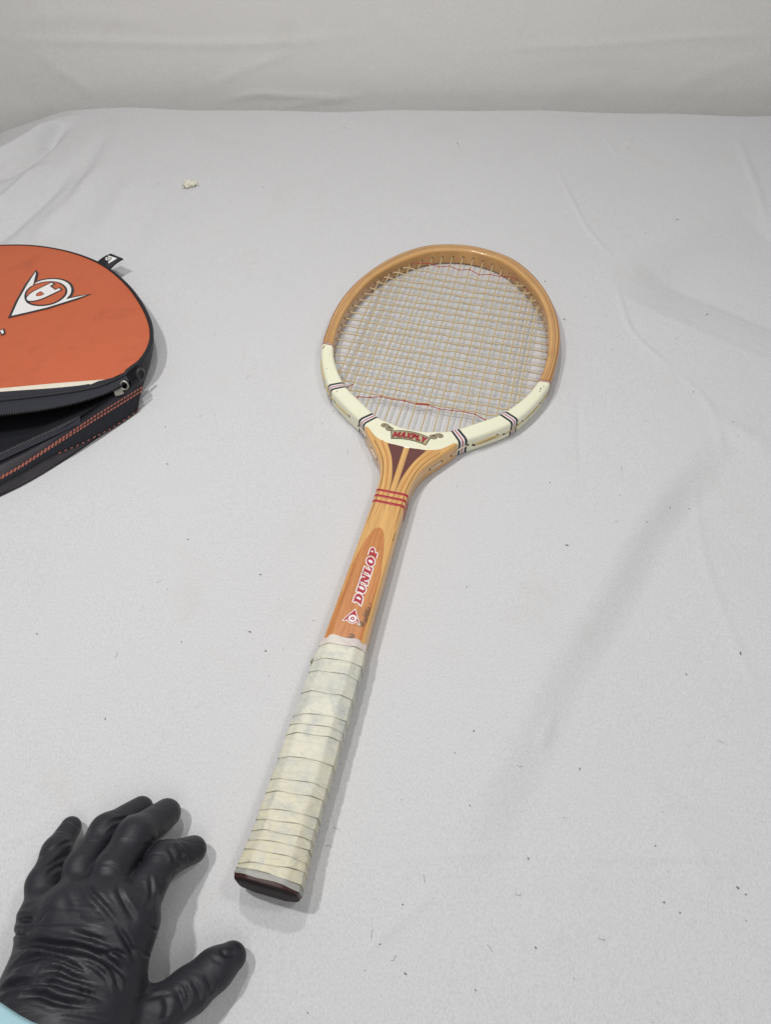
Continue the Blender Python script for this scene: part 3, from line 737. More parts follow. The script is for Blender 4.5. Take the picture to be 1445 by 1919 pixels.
tilts = [.0, .0, .12, .05, .09, .08, .10, .10, .11, .10, .10, .12, .10, .14, .10, .08, .11, .10, .05]
for k in range(len(seams) - 1):
    s0, s1 = seams[k], seams[k + 1]; secs = []
    for j, f in enumerate((0, .0, .06, .35, .7, 1.0)):
        off = (-.0001, .00058, .00068, .00056, .00036, .00012)[j]
        s = s0 + .00016 + (s1 - s0 - .00006) * f
        tl = tilts[k] + (tilts[k + 1] - tilts[k]) * f
        sec = gripsec(s, off, tl)
        sec = [(x + random.gauss(0, .00004), y + (.00035 + (.0003 if k == len(seams) - 2 and j == 5 else 0)) * math.sin(x * (260 if k < len(seams) - 2 else 330) + k * 2.1), z + random.gauss(0, .00004)) for x, y, z in sec]
        secs.append(sec)
    o = obj('grip_tape_turn', loft('grip_tape_turn', secs, False, False), tmat[k], rk); sharp(o, 28)
    ed = [[(x, y + .00035 * math.sin(x * 260 + k * 2.1), z) for x, y, z in gripsec(s0 + d, .00062, tilts[k])] for d in (.00002, .00016 + .00010 * random.random())]
    obj('tape_edge', loft('tape_edge', ed, False, False), m_core, o)
# a loose flap of tape at the top left of the grip
v0 = [(-.0175, .150, .012), (-.0188, .1485, .014), (-.0196, .1455, .0135), (-.0180, .1440, .0125), (-.0176, .152, .018), (-.0190, .1500, .019), (-.0198, .1475, .0185), (-.0184, .1455, .018)]
obj('tape_flap', mesh('tape_flap', v0, [(0, 1, 5, 4), (1, 2, 6, 5), (2, 3, 7, 6)]), m_tape, rk)
# butt cap
secs = [gripsec(.0030, .0002), gripsec(.0022, .0001), gripsec(.0010, -.0002)]
obj('butt_cap_edge', loft('butt_cap_edge', secs, False, False), m_butte, rk)
def shrink(sec, f, y):
    c = np.mean(np.array(sec), 0); return [(c[0] + (p[0] - c[0]) * f, y, c[2] + (p[2] - c[2]) * f) for p in sec]
g0 = gripsec(.0010, -.0002)
secs = [shrink(g0, 1.0, .0010), shrink(g0, .975, .0001), shrink(g0, .90, -.0006), shrink(g0, .5, -.0009), shrink(g0, .05, -.0010)]
obj('butt_cap', loft('butt_cap', secs, False, True), m_butt, rk)

# ---------------------------------------------------------------- the racket cover
BZ = .60                       # the cover lies low: heights below are scaled by this
cv = bpy.data.objects.new('racket_cover', None); C.objects.link(cv); cv.location = (-.36, .60, 0)
tag(cv, 'orange and black racket cover lying unzipped at the left edge of the picture', 'racket cover')
cvi = Matrix.Translation((.36, -.60, 0))
def cpart(name, me, mat, parent=cv):
    if parent is cv: me.transform(cvi)
    return obj(name, me, mat, parent)
def zb0(x, y): return BZ * (.031 + (.745 - y) * .112)
def zb(x, y): return zb0(x, y) + .0005 * math.sin(x * 31 + y * 12) + .0004 * math.sin(y * 37 - x * 15)
def onb(a, b, off=0.0):
    z = .04
    for _ in range(12):
        p = at(a, b, z); z = zb(p.x, p.y) + off
    return Vector((p.x, p.y, z))
rim_px = [(-235, 600), (-215, 530), (-140, 478), (-60, 461), (0, 458), (50, 458), (100, 464), (150, 477), (196, 498), (235, 530), (262, 565), (279, 600), (283, 628), (277, 652), (262, 675), (240, 691), (215, 703), (193, 712)]
line_px = [(193, 712), (100, 719), (0, 728), (-120, 738), (-215, 747)]
rim = [onb(*p) for p in cr(rim_px, 5)]
linep = [onb(*p) for p in cr(line_px, 5)][1:]
loop3 = rim + linep
cen = onb(60, 610)
V = [cen]; F = []; NL = len(loop3); rings = 14
for j in range(1, rings + 1):
    for p in loop3:
        q = cen + (p - cen) * (j / rings); V.append(Vector((q.x, q.y, zb(q.x, q.y) - (.0014 * smooth01(np.array((j - rings + 2) / 2.0)) if j > rings - 2 else 0))))
for k in range(NL): F.append((0, 1 + k, 1 + (k + 1) % NL))
for j in range(rings - 1):
    for k in range(NL):
        a_ = 1 + j * NL + k; b_ = 1 + j * NL + (k + 1) % NL; F.append((a_, a_ + NL, b_ + NL, b_))
me = mesh('orange_top_panel', V, F); fix_normals(me); fix_up(me); cpart('orange_top_panel', me, m_orange)
def strip3(name, A, B, mat, n=1, bulge=0.0, parent=cv):
    A = [Vector(p) for p in A]; B = [Vector(p) for p in B]; V = []; F = []
    for a_, b_ in zip(A, B):
        for j in range(n + 1):
            f = j / n; q = a_ + (b_ - a_) * f
            if bulge: q = q + Vector((0, 0, bulge * math.sin(math.pi * f)))
            V.append(q)
    m = n + 1
    for i in range(len(A) - 1):
        for j in range(n): F.append((i * m + j, i * m + j + 1, (i + 1) * m + j + 1, (i + 1) * m + j))
    me = mesh(name, V, F); return cpart(name, me, mat, parent)
def path(pts, n=6): return [at(p[0], p[1], p[2] * BZ) for p in cr(pts, n)]
def resample(P, n):
    P = [Vector(p) for p in P]; L = [0]
    for a_, b_ in zip(P, P[1:]): L.append(L[-1] + (b_ - a_).length)
    out = []
    for k in range(n):
        d = L[-1] * k / (n - 1); i = max(0, min(len(P) - 2, next((q for q in range(len(L) - 1) if L[q + 1] >= d - 1e-9), len(P) - 2)))
        f = (d - L[i]) / max(1e-9, L[i + 1] - L[i]); out.append(P[i] + (P[i + 1] - P[i]) * f)
    return out
iv0 = [onb(a, b, -.0003) for a, b in cr([(196, 711), (100, 718.5), (0, 727.5), (-120, 737.5), (-215, 746.5)], 5)]
iv1 = [onb(a, b, -.0006) for a, b in cr([(170, 720), (100, 727), (0, 734), (-120, 744), (-215, 753)], 5)]
strip3('ivory_stripe', iv0, iv1, m_ivory, 2, .0006)
zr = [(235, 702, .0490), (190, 722, .0530), (120, 736, .0555), (0, 750, .058), (-120, 760, .059), (-215, 768, .059)]
ridge = path(zr, 5)
strip3('black_twill_band', iv1, resample(ridge, len(iv1)), m_twill, 3, .0010)
ze = [(240, 712, .0470), (205, 733, .0490), (150, 752, .0505), (80, 767, .0520), (0, 777, .053), (-120, 788, .054), (-215, 795, .054)]
zedge = path(ze, 5)
nz = 40
rd2, ze2 = resample(ridge, nz), resample(zedge, nz)
strip3('zipper_tape', rd2, ze2, m_twill, 3, .0008)
def teeth(name, P, step, size, mat, parent=cv):
    P = resample(P, max(3, int(sum((b - a).length for a, b in zip(P, P[1:])) / step))); parts = []
    for i in range(len(P) - 1):
        d = (P[i + 1] - P[i]).normalized(); n_ = d.cross(Vector((0, 0, 1))).normalized()
        parts.append(box_vf((P[i] + P[i + 1]) / 2, d * size * .55, n_ * size * 1.5, Vector((0, 0, size * .7))))
    o = cpart(name, join_mesh(name, parts, False), mat, parent); o['kind'] = 'stuff'; return o
teeth('zipper_teeth', ze2, .0022, .0011, m_zip)
# piping round the rim, running on as the ridge above the zip
pip = [p + Vector((0, 0, -.0012)) for p in rim[12:76]] + ridge
me = tube('black_piping', resample(pip, 120), [float(np.interp(k, [0, 25, 55, 120], [.0006, .0008, .0020, .0024])) for k in range(120)], 8); cpart('black_piping', me, m_blk)
# side wall under the rim, tucked in towards the ground
base_px = [(120, 500), (180, 530), (230, 570), (262, 605), (281, 640), (284, 662), (278, 690), (268, 722), (258, 764)]
base = [at(a, b, -.002) for a, b in cr(base_px, 5)]
topw = [p + Vector((0, 0, -.002)) for p in rim[25:76]] + [ridge[0], zedge[0]]
NW = 60; A_, B_ = resample(topw, NW), resample(base, NW)
V = []; F = []
for a_, b_ in zip(A_, B_):
    o_ = Vector((a_.x - cen.x, a_.y - cen.y, 0)).normalized()
    for j in range(7):
        f = j / 6; V.append(a_ + (b_ - a_) * f + o_ * .004 * math.sin(math.pi * f) * (1 + .5 * math.sin(7 * a_.x * 9)))
for i in range(NW - 1):
    for j in range(6): F.append((i * 7 + j, i * 7 + j + 1, (i + 1) * 7 + j + 1, (i + 1) * 7 + j))
cpart('side_gusset', mesh('side_gusset', V, F), m_blk)
# far and hidden side
farA = [p + Vector((0, 0, -.002)) for p in rim[:32]]
farB = [Vector((p.x + (cen.x - p.x) * .10, p.y + (cen.y - p.y) * .14, -.002)) for p in rim[:32]]
strip3('side_gusset', farA, farB, m_blk, 4)
# lower flap: front wall and lip, hanging open towards the viewer
fb = [at(a, b, -.002) for a, b in cr([(258, 764), (246, 778), (190, 820), (130, 862), (60, 905), (0, 935), (-120, 990), (-230, 1035)], 5)]
fl = [at(a, b, z * BZ) for a, b, z in cr([(263, 716, .040), (248, 726, .040), (200, 757, .039), (130, 803, .038), (60, 842, .037), (0, 872, .036), (-120, 928, .036), (-230, 975, .036)], 5)]
strip3('front_wall', fl, fb, m_greyb, 6)
fi = [at(a, b, z * BZ) for a, b, z in cr([(258, 706, .034), (235, 718, .030), (180, 745, .022), (110, 780, .016), (50, 812, .014), (0, 838, .014), (-120, 890, .014), (-230, 930, .014)], 5)]
strip3('inner_lining', fl, fi, m_blk, 4, .001)
fk = [at(a, b, .004) for a, b in cr([(262, 690), (235, 705), (180, 715), (110, 730), (50, 750), (0, 770), (-120, 790), (-230, 800)], 5)]
strip3('inner_lining', fi, fk, m_lining, 4)
ft = [p + Vector((0, 0, .0006)) for p in fl]
tl = [at(a, b, z * BZ) for a, b, z in cr([(150, 793, .0395), (100, 817, .0388), (50, 840, .0382), (0, 863, .0375), (-120, 918, .037), (-230, 964, .037)], 6)]
te = [p + Vector((-.002, .007, .0004)) for p in tl]
strip3('zipper_tape', tl, te, m_twill, 2)
teeth('zipper_teeth', te, .0020, .0008, plain('gunmetal_zip', (.16, .155, .15), .4, metal=.6))
# bottom of the cover
bot = [p for p in farB] + B_[8:] + fb[1:]
cb = Vector((-.38, .56, .0012)); V = [cb] + [Vector((p.x, p.y, .0012)) for p in bot]; F = [(0, 1 + k, 1 + (k + 1) % len(bot)) for k in range(len(bot))]
me = mesh('base_panel', V, F); fix_up(me); cpart('base_panel', me, m_blk)
# webbing strap with orange stitching, standing in front of the wall
st_ = [(262, 720, .0440), (215, 748, .0430), (180, 770, .0425), (140, 797, .0420), (90, 832, .0410), (40, 866, .0400), (0, 890, .0395), (-60, 927, .039), (-160, 980, .039)]
sb_ = [(255, 769, .0030), (215, 797, .0040), (180, 816, .0075), (140, 835, .0135), (90, 856, .0240), (40, 884, .0300), (0, 906, .0310), (-60, 942, .031), (-160, 994, .031)]
_tx = [-230, -120, 0, 60, 130, 200, 248, 263]; _tp = [975, 928, 872, 842, 803, 757, 726, 716]
_bx = [-230, -120, 0, 60, 130, 190, 246, 258]; _bp = [1035, 990, 935, 905, 862, 820, 778, 764]
def on_wall(a, b):
    t0, t1 = np.interp(a, _tx, _tp), np.interp(a, _bx, _bp); f = (b - t0) / (t1 - t0)
    return at(a, b, float(np.clip(.0230 * (1 - f) - .001 * f, .001, .026)))
stp = [on_wall(p[0], p[1]) + Vector((.0008, -.0016, .0006)) for p in cr(st_, 6)]; sbp = [on_wall(p[0], p[1]) + Vector((.0008, -.0016, .0006)) for p in cr(sb_, 6)]
strap = strip3('webbing_strap', stp, sbp, m_web, 4)
so = strap.modifiers.new('thick', 'SOLIDIFY'); so.thickness = .0016
def stitches(fr, step, ln, wd, upto=1.0, name='stitching'):
    ne = max(4, int(len(stp) * upto)); row = [a_ + (b_ - a_) * fr for a_, b_ in zip(stp, sbp)][:ne]; dn = [(b_ - a_).normalized() for a_, b_ in zip(stp, sbp)][:ne]
    n = int(sum((b - a).length for a, b in zip(row, row[1:])) / step); rs = resample(row, n); ds = resample(dn, n); parts = []
    for i in range(n - 1):
        d = (rs[i + 1] - rs[i]).normalized(); nn = d.cross(ds[i]).normalized()
        if nn.y > 0: nn = -nn
        parts.append(box_vf(rs[i] + nn * .0012, d * ln / 2, ds[i].normalized() * wd / 2, nn * .0006))
    o = obj(name, join_mesh(name, parts, False), m_stitch, strap); o.data.transform(cvi); o['kind'] = 'stuff'
stitches(.10, .0036, .0024, .0016); stitches(.24, .0036, .0024, .0018); stitches(.95, .0052, .0022, .0008, .5)
# second strap layer behind the first
A2 = [p + Vector((-.003, .0045, .0015)) for p in stp]; B2 = [p + Vector((-.003, .0045, -.008)) for p in stp]
strip3('strap_backing', A2, B2, m_web, 2)
# zip sliders and pull tab
p0 = at(232, 724, .046 * BZ)
me = tube('zip_slider', [p0 + Vector((.0035 * math.cos(a_) , .002 * math.sin(a_) + .001, .0035 * math.sin(a_))) for a_ in np.linspace(0, 2 * math.pi, 14)[:-1]], .0010, 6, closed=True); cpart('zip_slider', me, m_metal)
me = join_mesh('slider_body', [box_vf(at(222, 735, .044 * BZ), (.0034, .002, 0), (-.0013, .0026, 0), (0, 0, .0012))], False); cpart('slider_body', me, m_metal)
p0 = at(262, 700, .042 * BZ)
me = tube('strap_ring', [p0 + Vector((.002 * math.cos(a_), .004 * math.cos(a_), (.006 * math.sin(a_) - .001))) for a_ in np.linspace(0, 2 * math.pi, 16)[:-1]], .0015, 6, closed=True); cpart('strap_ring', me, m_zip)
tb = [[(180, 490, .030), (207, 475.5, .036), (213, 476.5, .037), (230, 485.5, .0385)], [(204, 503, .027), (208, 498, .028), (221, 491, .034), (228, 487.5, .0375)]]
# tab: quad strip from the seam to its free end
root = [at(181, 491, .0185), at(205, 504, .0185)]; end = [at(207, 475, .0225), at(230, 484.5, .0225)]
V = []; F = []; NT_ = 8
for k in range(NT_ + 1):
    f = k / NT_
    for s in (0, 1):
        q = root[s] + (end[s] - root[s]) * f + Vector((0, 0, .0012 * math.sin(math.pi * f)))
        V.append(q)
for k in range(NT_): F.append((2 * k, 2 * k + 1, 2 * k + 3, 2 * k + 2))
me = mesh('hanging_tab', V, F); fix_up(me); tab = cpart('hanging_tab', me, m_greyb if False else m_blk); so = tab.modifiers.new('thick', 'SOLIDIFY'); so.thickness = .0014; so.offset = -1
def tabfn(x, y):        # x across 0..1, y along 0..1
    a_ = root[0] + (end[0] - root[0]) * y; b_ = root[1] + (end[1] - root[1]) * y
    return cvi @ (a_ + (b_ - a_) * x + Vector((0, 0, .0012 * math.sin(math.pi * y) + .0007)))
le = obj('tab_emblem', fill2d('tab_emblem', [[(.78, .80), (.10, .70), (.26, .66), (.20, .48), (.34, .34), (.52, .38), (.60, .52), (.60, .30), (.70, .22)], arc(.42, .54, .15, .12, 0, 345, 14)], tabfn), m_white, tab); fix_up(le.data)
le = obj('tab_emblem', fill2d('tab_emblem', [arc(.42, .54, .09, .07, 0, 345, 14)], tabfn), m_white, tab); fix_up(le.data)
# big flying-D print on the panel
def zq(x, y): return x / 4.516, 440 + y / 4.516
def bagxy(L): return [tuple(onb(*zq(*p))[:2]) for p in L]
def onpanel(off): return lambda x, y: cvi @ Vector((x, y, zb(x, y) + off))
out_ = bagxy([(92, 692), (150, 562), (225, 428), (300, 316), (304, 330), (288, 400), (276, 438)] + [tuple(p) for p in cr([(276, 438), (312, 404), (380, 384), (460, 379), (530, 390), (580, 418), (603, 460), (596, 505), (560, 548)], 4)][1:] + [(640, 530), (742, 511), (640, 545), (400, 620), (250, 656)])
circ = bagxy([tuple(p) for p in cr([(218, 525), (232, 480), (275, 442), (340, 416), (420, 405), (495, 415), (545, 450), (556, 490), (535, 530), (485, 568), (420, 593), (340, 602), (270, 592), (230, 565)], 3, True)])
dmap = lambda p: (515 - 245 * p[0] - 78 * p[1] , 474 + 118 * p[0] - 58 * p[1])
dd = bagxy([dmap(p) for p in [(0, .0)] + arc(.50, .5, .50, .5, -90, 90) + [(0, 1), (0, .80), (.13, .80), (.13, .20), (0, .20)]])
hol = bagxy([dmap(p) for p in [(.46, .30)] + arc(.52, .5, .17, .22, -80, 80, 8) + [(.46, .70)]])
def blackring(L, d, nm, off):
    le = obj(nm, fill2d(nm, [grow(L, d)], onpanel(off)), m_black, cv); fix_up(le.data)
blackring(out_, .0024, 'emblem_outline', .0005)
le = obj('emblem', fill2d('emblem', [grow(out_, -.0003)], onpanel(.0007)), m_white, cv); fix_up(le.data)
blackring(circ, .0016, 'emblem_outline', .0009)
le = obj('emblem_disc', fill2d('emblem_disc', [grow(circ, -.0005)], onpanel(.0011)), m_orange, cv); fix_up(le.data)
blackring(dd, .0017, 'emblem_outline', .0013)
le = obj('emblem_letter', fill2d('emblem_letter', [dd, hol], onpanel(.0015)), m_white, cv); fix_up(le.data)
le = obj('emblem_counter', fill2d('emblem_counter', [grow(hol, -.0007)], onpanel(.0014)), m_orange, cv); fix_up(le.data)
# end of the word that runs on out of the picture
ltr = bagxy([(-120, 870), (-100, 850), (35, 795), (48, 838), (10, 858), (0, 830), (-90, 880)])
le = obj('letter_outline', fill2d('letter_outline', [ltr], onpanel(.0005)), m_black, cv); fix_up(le.data)
ltr = bagxy([(-100, 868), (-95, 858), (22, 808), (32, 836), (15, 845), (5, 822), (-85, 872)])
le = obj('letter', fill2d('letter', [ltr], onpanel(.0008)), m_white, cv); fix_up(le.data)

# ---------------------------------------------------------------- the gloved hand
def capsules(G, segs, k):
    out = None
    for a_, b_, ra, rb in segs:
        a_ = np.array(a_, np.float32); b_ = np.array(b_, np.float32); d = b_ - a_; l2 = float(d @ d)
        px_, py_, pz_ = G[0] - a_[0], G[1] - a_[1], G[2] - a_[2]
        t_ = np.clip((px_ * d[0] + py_ * d[1] + pz_ * d[2]) / l2, 0, 1)
        q = np.sqrt((px_ - t_ * d[0]) ** 2 + (py_ - t_ * d[1]) ** 2 + (pz_ - t_ * d[2]) ** 2) - (ra + (rb - ra) * t_)
        out = q if out is None else smin(out, q, k)
    return out
def smin(a_, b_, k):
    h = np.clip(.5 + .5 * (b_ - a_) / k, 0, 1); return b_ + (a_ - b_) * h - k * h * (1 - h)
def nets(vol, org, h):
    s = vol.shape; ins = vol < 0
    cs = tuple(n - 1 for n in s); acc = np.zeros(cs + (3,), np.float32); cnt = np.zeros(cs, np.float32)
    sl = lambda o: tuple(slice(o[i], o[i] + cs[i]) for i in range(3))
    cor = [(i, j, k) for i in (0, 1) for j in (0, 1) for k in (0, 1)]
    for a_ in cor:
        for ax in range(3):
            if a_[ax]: continue
            b_ = list(a_); b_[ax] = 1; va, vb = vol[sl(a_)], vol[sl(b_)]; m = (va < 0) != (vb < 0)
            t_ = np.where(m, va / np.where(m, va - vb, 1), 0)
            for c_ in range(3): acc[..., c_] += m * (a_[c_] + (t_ if c_ == ax else 0))
            cnt += m
    act = cnt > 0; ids = -np.ones(cs, np.int64); ids[act] = np.arange(act.sum())
    pos = acc[act] / cnt[act][:, None] + np.argwhere(act); V = pos * h + np.array(org)
    Qs = []
    for ax in range(3):
        u_, v_ = [(1, 2), (2, 0), (0, 1)][ax]
        sa = [slice(1, cs[i]) for i in range(3)]; sa[ax] = slice(0, cs[ax]); sb2 = list(sa); sb2[ax] = slice(1, cs[ax] + 1)
        A, B = ins[tuple(sa)], ins[tuple(sb2)]; m = A != B; I = np.argwhere(m); off = np.array([1 if i != ax else 0 for i in range(3)]); I = I + off
        fl_ = A[m]
        eu = np.zeros(3, int); eu[u_] = 1; ev = np.zeros(3, int); ev[v_] = 1
        g = lambda J: ids[J[:, 0], J[:, 1], J[:, 2]]
        q = np.stack([g(I - eu - ev), g(I - ev), g(I), g(I - eu)], 1)
        q[~fl_] = q[~fl_][:, ::-1]; Qs.append(q)
    return V, np.concatenate(Qs)
def J(px_, py_, z, r): return (np.array(at(px_, py_, z)), r)
def chain(js): return [(js[i][0], js[i + 1][0], js[i][1], js[i + 1][1]) for i in range(len(js) - 1)]
HS = .0010
lo_ = np.array([-.30, -.085, -.002]); hi_ = np.array([-.060, .160, .082])
dims = ((hi_ - lo_) / HS).astype(int)
G = np.meshgrid(*[np.linspace(lo_[i], lo_[i] + HS * (dims[i] - 1), dims[i], dtype=np.float32) for i in range(3)], indexing='ij')
wr = [J(75, 1890, .034, .021), J(130, 1905, .037, .022), J(182, 1885, .034, .020)]
mc = [J(78, 1722, .034, .0108), J(138, 1706, .043, .0112), J(199, 1706, .046, .0116), J(250, 1726, .042, .0118)]
palm = [(wr[0][0], mc[0][0], .020, .0112), (wr[0][0], mc[1][0], .020, .0116), (wr[1][0], mc[1][0], .021, .0116), (wr[1][0], mc[2][0], .021, .0120), (wr[2][0], mc[3][0], .020, .0124), (wr[2][0], mc[2][0], .019, .0120),
        (mc[0][0], mc[1][0], .0080, .0085), (mc[1][0], mc[2][0], .0085, .0090), (mc[2][0], mc[3][0], .0090, .0090)]
arm = J(10, 2040, .046, .030); arm2 = J(-260, 2190, .060, .032)
palm += [(wr[1][0], arm[0], .024, .028), (wr[0][0], arm[0], .020, .028), (wr[2][0], J(90, 2050, .045, .026)[0], .020, .026)]
fing = {
    'little': [mc[0], J(80, 1656, .029, .0087), J(104, 1596, .019, .0078), J(132, 1550, .0092, .0066)],
    'ring': [mc[1], J(152, 1626, .0375, .0092), J(198, 1556, .027, .0088), J(264, 1515, .0110, .0076)],
    'middle': [mc[2], J(208, 1634, .0435, .0104), J(252, 1566, .034, .0107), J(311, 1524, .0145, .0090)],
    'index': [mc[3], J(271, 1666, .036, .0107), J(306, 1612, .028, .0101), J(361, 1593, .0125, .0084)],
    'thumb': [J(185, 1905, .030, .016), J(290, 1902, .025, .0128), J(355, 1857, .019, .0116), J(402, 1817, .015, .0106), J(434, 1793, .0110, .0082)],
}
fp = capsules(G, palm, .013); tot = None
for nm, js in fing.items():
    q = smin(fp, capsules(G, chain(js), .005), .0040 if nm != 'thumb' else .0050); tot = q if tot is None else smin(tot, q, .0008)
Vh, Qh = nets(tot, lo_, HS)
# normals from the field, then the creases of the loose rubber
gx, gy, gz = np.gradient(tot, HS)
def samp(A):
    ii = np.clip(np.round((Vh - lo_) / HS).astype(int), 0, np.array(A.shape) - 1); return A[ii[:, 0], ii[:, 1], ii[:, 2]]
Nh = np.stack([samp(gx), samp(gy), samp(gz)], 1); Nh /= np.linalg.norm(Nh, axis=1, keepdims=True) + 1e-9
disp = vnoise(Vh[:, 0], Vh[:, 1] + Vh[:, 2], 160, 21) * .00035 + vnoise(Vh[:, 0], Vh[:, 1] - Vh[:, 2], 420, 22) * .00012
hcre = [  # pixels, half width, depth, height of the point
    (((10, 1775), (60, 1768), (120, 1778), (180, 1790), (225, 1815), (250, 1850)), .0026, -.0030, .05), (((25, 1725), (50, 1726), (80, 1730)), .0020, -.0022, .04),
    (((0, 1858), (40, 1845), (80, 1838)), .0022, -.0020, .05), (((20, 1815), (60, 1800), (100, 1798)), .0022, -.0016, .05), (((85, 1828), (120, 1822), (150, 1835), (190, 1848)), .0020, -.0020, .05),
    (((40, 1878), (85, 1868), (130, 1882), (190, 1895)), .0022, -.0022, .05), (((140, 1752), (180, 1762), (220, 1778)), .0018, -.0016, .052), (((200, 1790), (225, 1788), (245, 1800)), .0016, -.0018, .05),
    (((158, 1640), (172, 1668), (205, 1704), (235, 1742)), .0018, -.0012, .052), (((222, 1650), (230, 1675), (242, 1700), (258, 1730)), .0018, -.0012, .052),
    
    (((325, 1585), (340, 1600), (336, 1622)), .0015, -.0018, .03), (((318, 1592), (330, 1610), (328, 1630)), .0014, -.0016, .03), (((338, 1580), (352, 1594), (350, 1612)), .0013, -.0010, .03),
    (((95, 1600), (115, 1585), (130, 1568)), .0013, -.0010, .025), (((88, 1635), (108, 1612), (124, 1590)), .0014, -.0014, .028), (((95, 1650), (108, 1630), (116, 1612)), .0013, -.0012, .028),
    (((330, 1850), (345, 1880), (340, 1905)), .0018, -.0016, .028), (((360, 1835), (375, 1860), (372, 1885)), .0018, -.0016, .026), (((385, 1825), (395, 1848), (388, 1868)), .0014, -.0012, .024), (((310, 1862), (318, 1890), (310, 1915)), .0018, -.0012, .03),
    (((412, 1778), (424, 1790), (440, 1784)), .0014, -.0014, .022), (((398, 1790), (405, 1800), (420, 1806)), .0012, -.0008, .022), (((200, 1545), (228, 1528), (258, 1520)), .0014, -.0014, .035), (((192, 1560), (210, 1542), (230, 1536)), .0013, .0010, .038),
    (((60, 1790), (110, 1800), (150, 1815), (190, 1835)), .0013, -.0016, .05), (((100, 1770), (150, 1775), (190, 1785)), .0012, -.0012, .052), (((60, 1850), (110, 1848), (160, 1858), (210, 1880)), .0014, -.0016, .05),
    (((205, 1800), (225, 1830), (235, 1865)), .0014, -.0014, .045), (((190, 1775), (215, 1800), (240, 1835)), .0013, -.0014, .048), (((120, 1900), (170, 1905), (220, 1912)), .0014, -.0012, .048), (((15, 1750), (40, 1750), (70, 1756)), .0014, -.0016, .042),
    (((260, 1880), (290, 1868), (320, 1860)), .0014, -.0010, .035), (((345, 1840), (356, 1865), (352, 1895)), .0013, -.0014, .026), (((300, 1640), (306, 1670), (300, 1700)), .0016, -.0012, .035), (((285, 1640), (290, 1680), (285, 1720)), .0014, -.0010, .04),
    (((130, 1640), (150, 1690), (158, 1720)), .003, .0006, .045), (((150, 1800), (185, 1815), (215, 1840)), .0016, -.0013, .052), (((110, 1855), (150, 1862), (200, 1870)), .0016, -.0013, .05), (((230, 1740), (250, 1775), (258, 1810)), .0018, -.0014, .045),
]
up_ok = smooth01((Nh[:, 2] + .35) / .5)
for pts, hw, hh, z in hcre:
    P = cr([at(a, b, z) for a, b in pts], 5); hw = hw * .72
    d, f = seg_field(Vh[:, 0], Vh[:, 1], P)
    prof = 1.25 * np.exp(-(d / hw) ** 2) - .5 * np.exp(-((np.abs(d) - 2.0 * hw) / hw) ** 2)
    disp += hh * (.65 if z < .04 else 1.0) * prof * ends(f, .3) * up_ok
Vh = Vh + Nh * disp[:, None]
Vh[:, 2] = np.maximum(Vh[:, 2], .0012 + .15 * np.minimum(Vh[:, 2], 0))
pr = bpy.data.objects.new('person', None); C.objects.link(pr); pr.location = (-.20, .03, 0)
tag(pr, 'person reaching in from the lower left with one hand in a wrinkled black glove', 'person')
me = mesh_np('gloved_hand', Vh - np.array([-.20, .03, 0]), Qh); hand = obj('gloved_hand', me, m_glove, pr)
sm = hand.modifiers.new('smooth', 'SMOOTH'); sm.factor = .5; sm.iterations = 1
# sleeve
a0, a1 = np.array(at(62, 1958, .046)), np.array(at(-183, 2416, .085))
ax = a1 - a0; ax /= np.linalg.norm(ax); sidev = np.cross(ax, (0, 0, 1)); sidev /= np.linalg.norm(sidev); upv = np.cross(sidev, ax)
secs = []
for k in range(34):
    f = k / 33; r_ = .040 + .010 * f; ring = []
    for i in range(40):
        a_ = 2 * math.pi * i / 40; wv_ = 1 + .035 * math.sin(a_ * 3 + k * .5) + .02 * math.sin(a_ * 7 - k * .9) + .03 * math.sin(k * .8 + a_)
        rad = r_ * wv_ * (1.03 if k == 1 else 1)
        p = a0 + (a1 - a0) * f + sidev * math.cos(a_) * rad * 1.0 + upv * math.sin(a_) * rad * .82
        p = p - ax * .006 * math.sin(a_ * 2 + .6) * (1 - f); p[2] = max(p[2], .0015); ring.append(tuple(p - np.array([-.20, .03, 0])))
    secs.append(ring)
sl_ = obj('sleeve', loft('sleeve', secs, False, False), m_sleeve, pr); so = sl_.modifiers.new('thick', 'SOLIDIFY'); so.thickness = .0015; so.offset = -1

# ---------------------------------------------------------------- scrap and lint on the cloth
c0 = at(356, 349, 0); c0.z = zt(c0.x, c0.y)
bm = bmesh.new(); bmesh.ops.create_icosphere(bm, subdivisions=4, radius=1)
for v in bm.verts:
    n_ = v.co.copy(); k = 1 + .28 * math.sin(n_.x * 5 + n_.y * 3) * math.sin(n_.y * 6 - n_.z * 4) + .16 * math.sin(n_.x * 13 + n_.z * 9) * math.sin(n_.y * 11 + 2) + random.gauss(0, .03)
    k -= .55 * math.exp(-((n_.x - .05) ** 2 + (n_.y + .05) ** 2) / .04) if n_.z > 0 else 0
    v.co = Vector((n_.x * .0078 * k, n_.y * .0062 * k, max(n_.z * .0038 * k, -.0030)))
for p_ in bm.faces: p_.smooth = True
me = bpy.data.meshes.new('crumpled_scrap'); bm.to_mesh(me); bm.free()
sp = bpy.data.objects.new('paper_scrap', None); C.objects.link(sp); sp.location = (c0.x, c0.y, c0.z); sp.rotation_euler = (0, 0, R(12))
tag(sp, 'small crumpled cream paper scrap on the white cloth behind the racket cover', 'scrap')
o = obj('crumpled_wad', me, m_paper, sp); o.location = (0, 0, .0029)
for pts in ([(-.007, -.003, .002), (-.0085, -.005, .0012), (-.0095, -.006, .0006)], [(.007, -.001, .003), (.0095, -.0025, .0018), (.0115, -.003, .0008)], [(.006, .004, .003), (.008, .006, .003)]):
    obj('twisted_end', tube('twisted_end', pts, [.0012, .0008, .0004][:len(pts)], 5), m_paper, sp)
parts = []
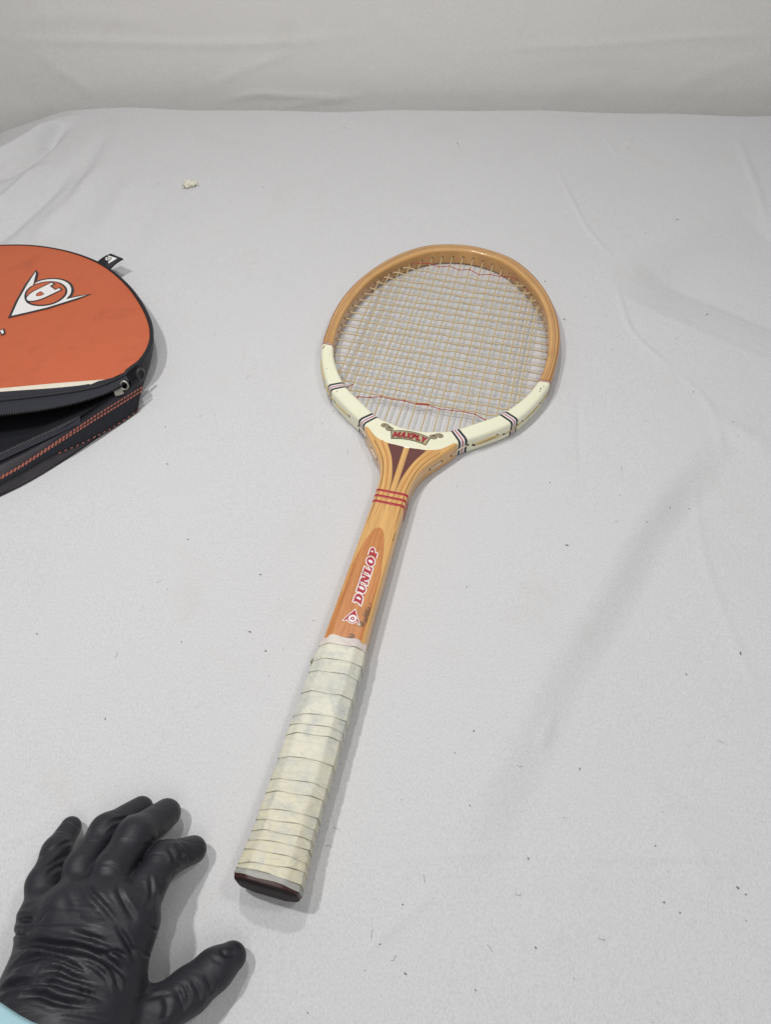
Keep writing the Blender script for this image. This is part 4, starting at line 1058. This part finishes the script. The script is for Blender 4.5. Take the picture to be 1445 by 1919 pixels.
spots = [(645, 239, 5), (858, 268, 5), (860, 272, 3), (494, 351, 4), (1390, 1660, 6), (1250, 1688, 5), (1063, 1022, 6), (1058, 597, 8), (1022, 527, 5), (1270, 412, 6), (1300, 735, 4), (992, 1606, 5), (1235, 1580, 4), (1280, 1708, 4), (1405, 1673, 4), (755, 1695, 4), (760, 1825, 4), (1005, 1775, 4), (712, 1770, 4), (1395, 1217, 6), (1294, 1255, 4), (352, 1011, 5), (488, 1077, 4), (468, 1184, 5), (498, 1220, 6), (340, 1203, 4), (197, 1348, 4), (72, 225, 4), (198, 208, 3), (257, 221, 3), (310, 800, 4), (313, 870, 4), (875, 1100, 4), (888, 1370, 4), (1215, 975, 4), (1300, 940, 4), (1330, 580, 6), (880, 290, 3), (1245, 425, 3), (1210, 437, 4)]
for a, b, s in spots: parts.append((at(a, b, 0), s / 1700 * .19))
for _ in range(45):
    a, b = random.uniform(0, 1445), random.uniform(220, 1919); parts.append((at(a, b, 0), random.choice([.0003, .0004, .0005, .0007]) * .55))
vf = []
for p, s in parts:
    z = zt(p.x, p.y) + .0004; a_ = random.uniform(0, 6.3); e = random.choice([1, 1, 1.3, 1.8])
    d = Vector((math.cos(a_), math.sin(a_), 0)); n_ = Vector((-d.y, d.x, 0))
    bv, bf = box_vf((p.x, p.y, z), d * s * e, n_ * s * .55, (0, 0, .00025))
    bv = [q + Vector((random.gauss(0, .3), random.gauss(0, .3), 0)) * s for q in bv]
    vf.append((bv, bf))
for _ in range(46):                     # hair-thin fibres
    p = at(random.uniform(20, 1430), random.uniform(240, 1900), 0); a_ = random.uniform(0, 6.3); q = Vector((p.x, p.y, 0)); V_ = []; n_ = 7
    for k in range(n_):
        d = Vector((math.cos(a_), math.sin(a_), 0)); m_ = Vector((-d.y, d.x, 0)) * .00009
        zz = Vector((0, 0, zt(q.x, q.y) + .0005)); V_ += [q + m_ + zz, q - m_ + zz]; q = q + d * .0008; a_ += random.gauss(0, .45)
    vf.append((V_, [(2 * k, 2 * k + 1, 2 * k + 3, 2 * k + 2) for k in range(n_ - 1)]))
lint = obj('lint_specks', join_mesh('lint_specks', vf, False), m_lint); tag(lint, 'tiny dark lint specks scattered over the white cloth', 'lint', kind='stuff')
for o in list(C.objects):
    if o.type == 'MESH' and o.parent is None and 'kind' not in o: print('untagged', o.name)
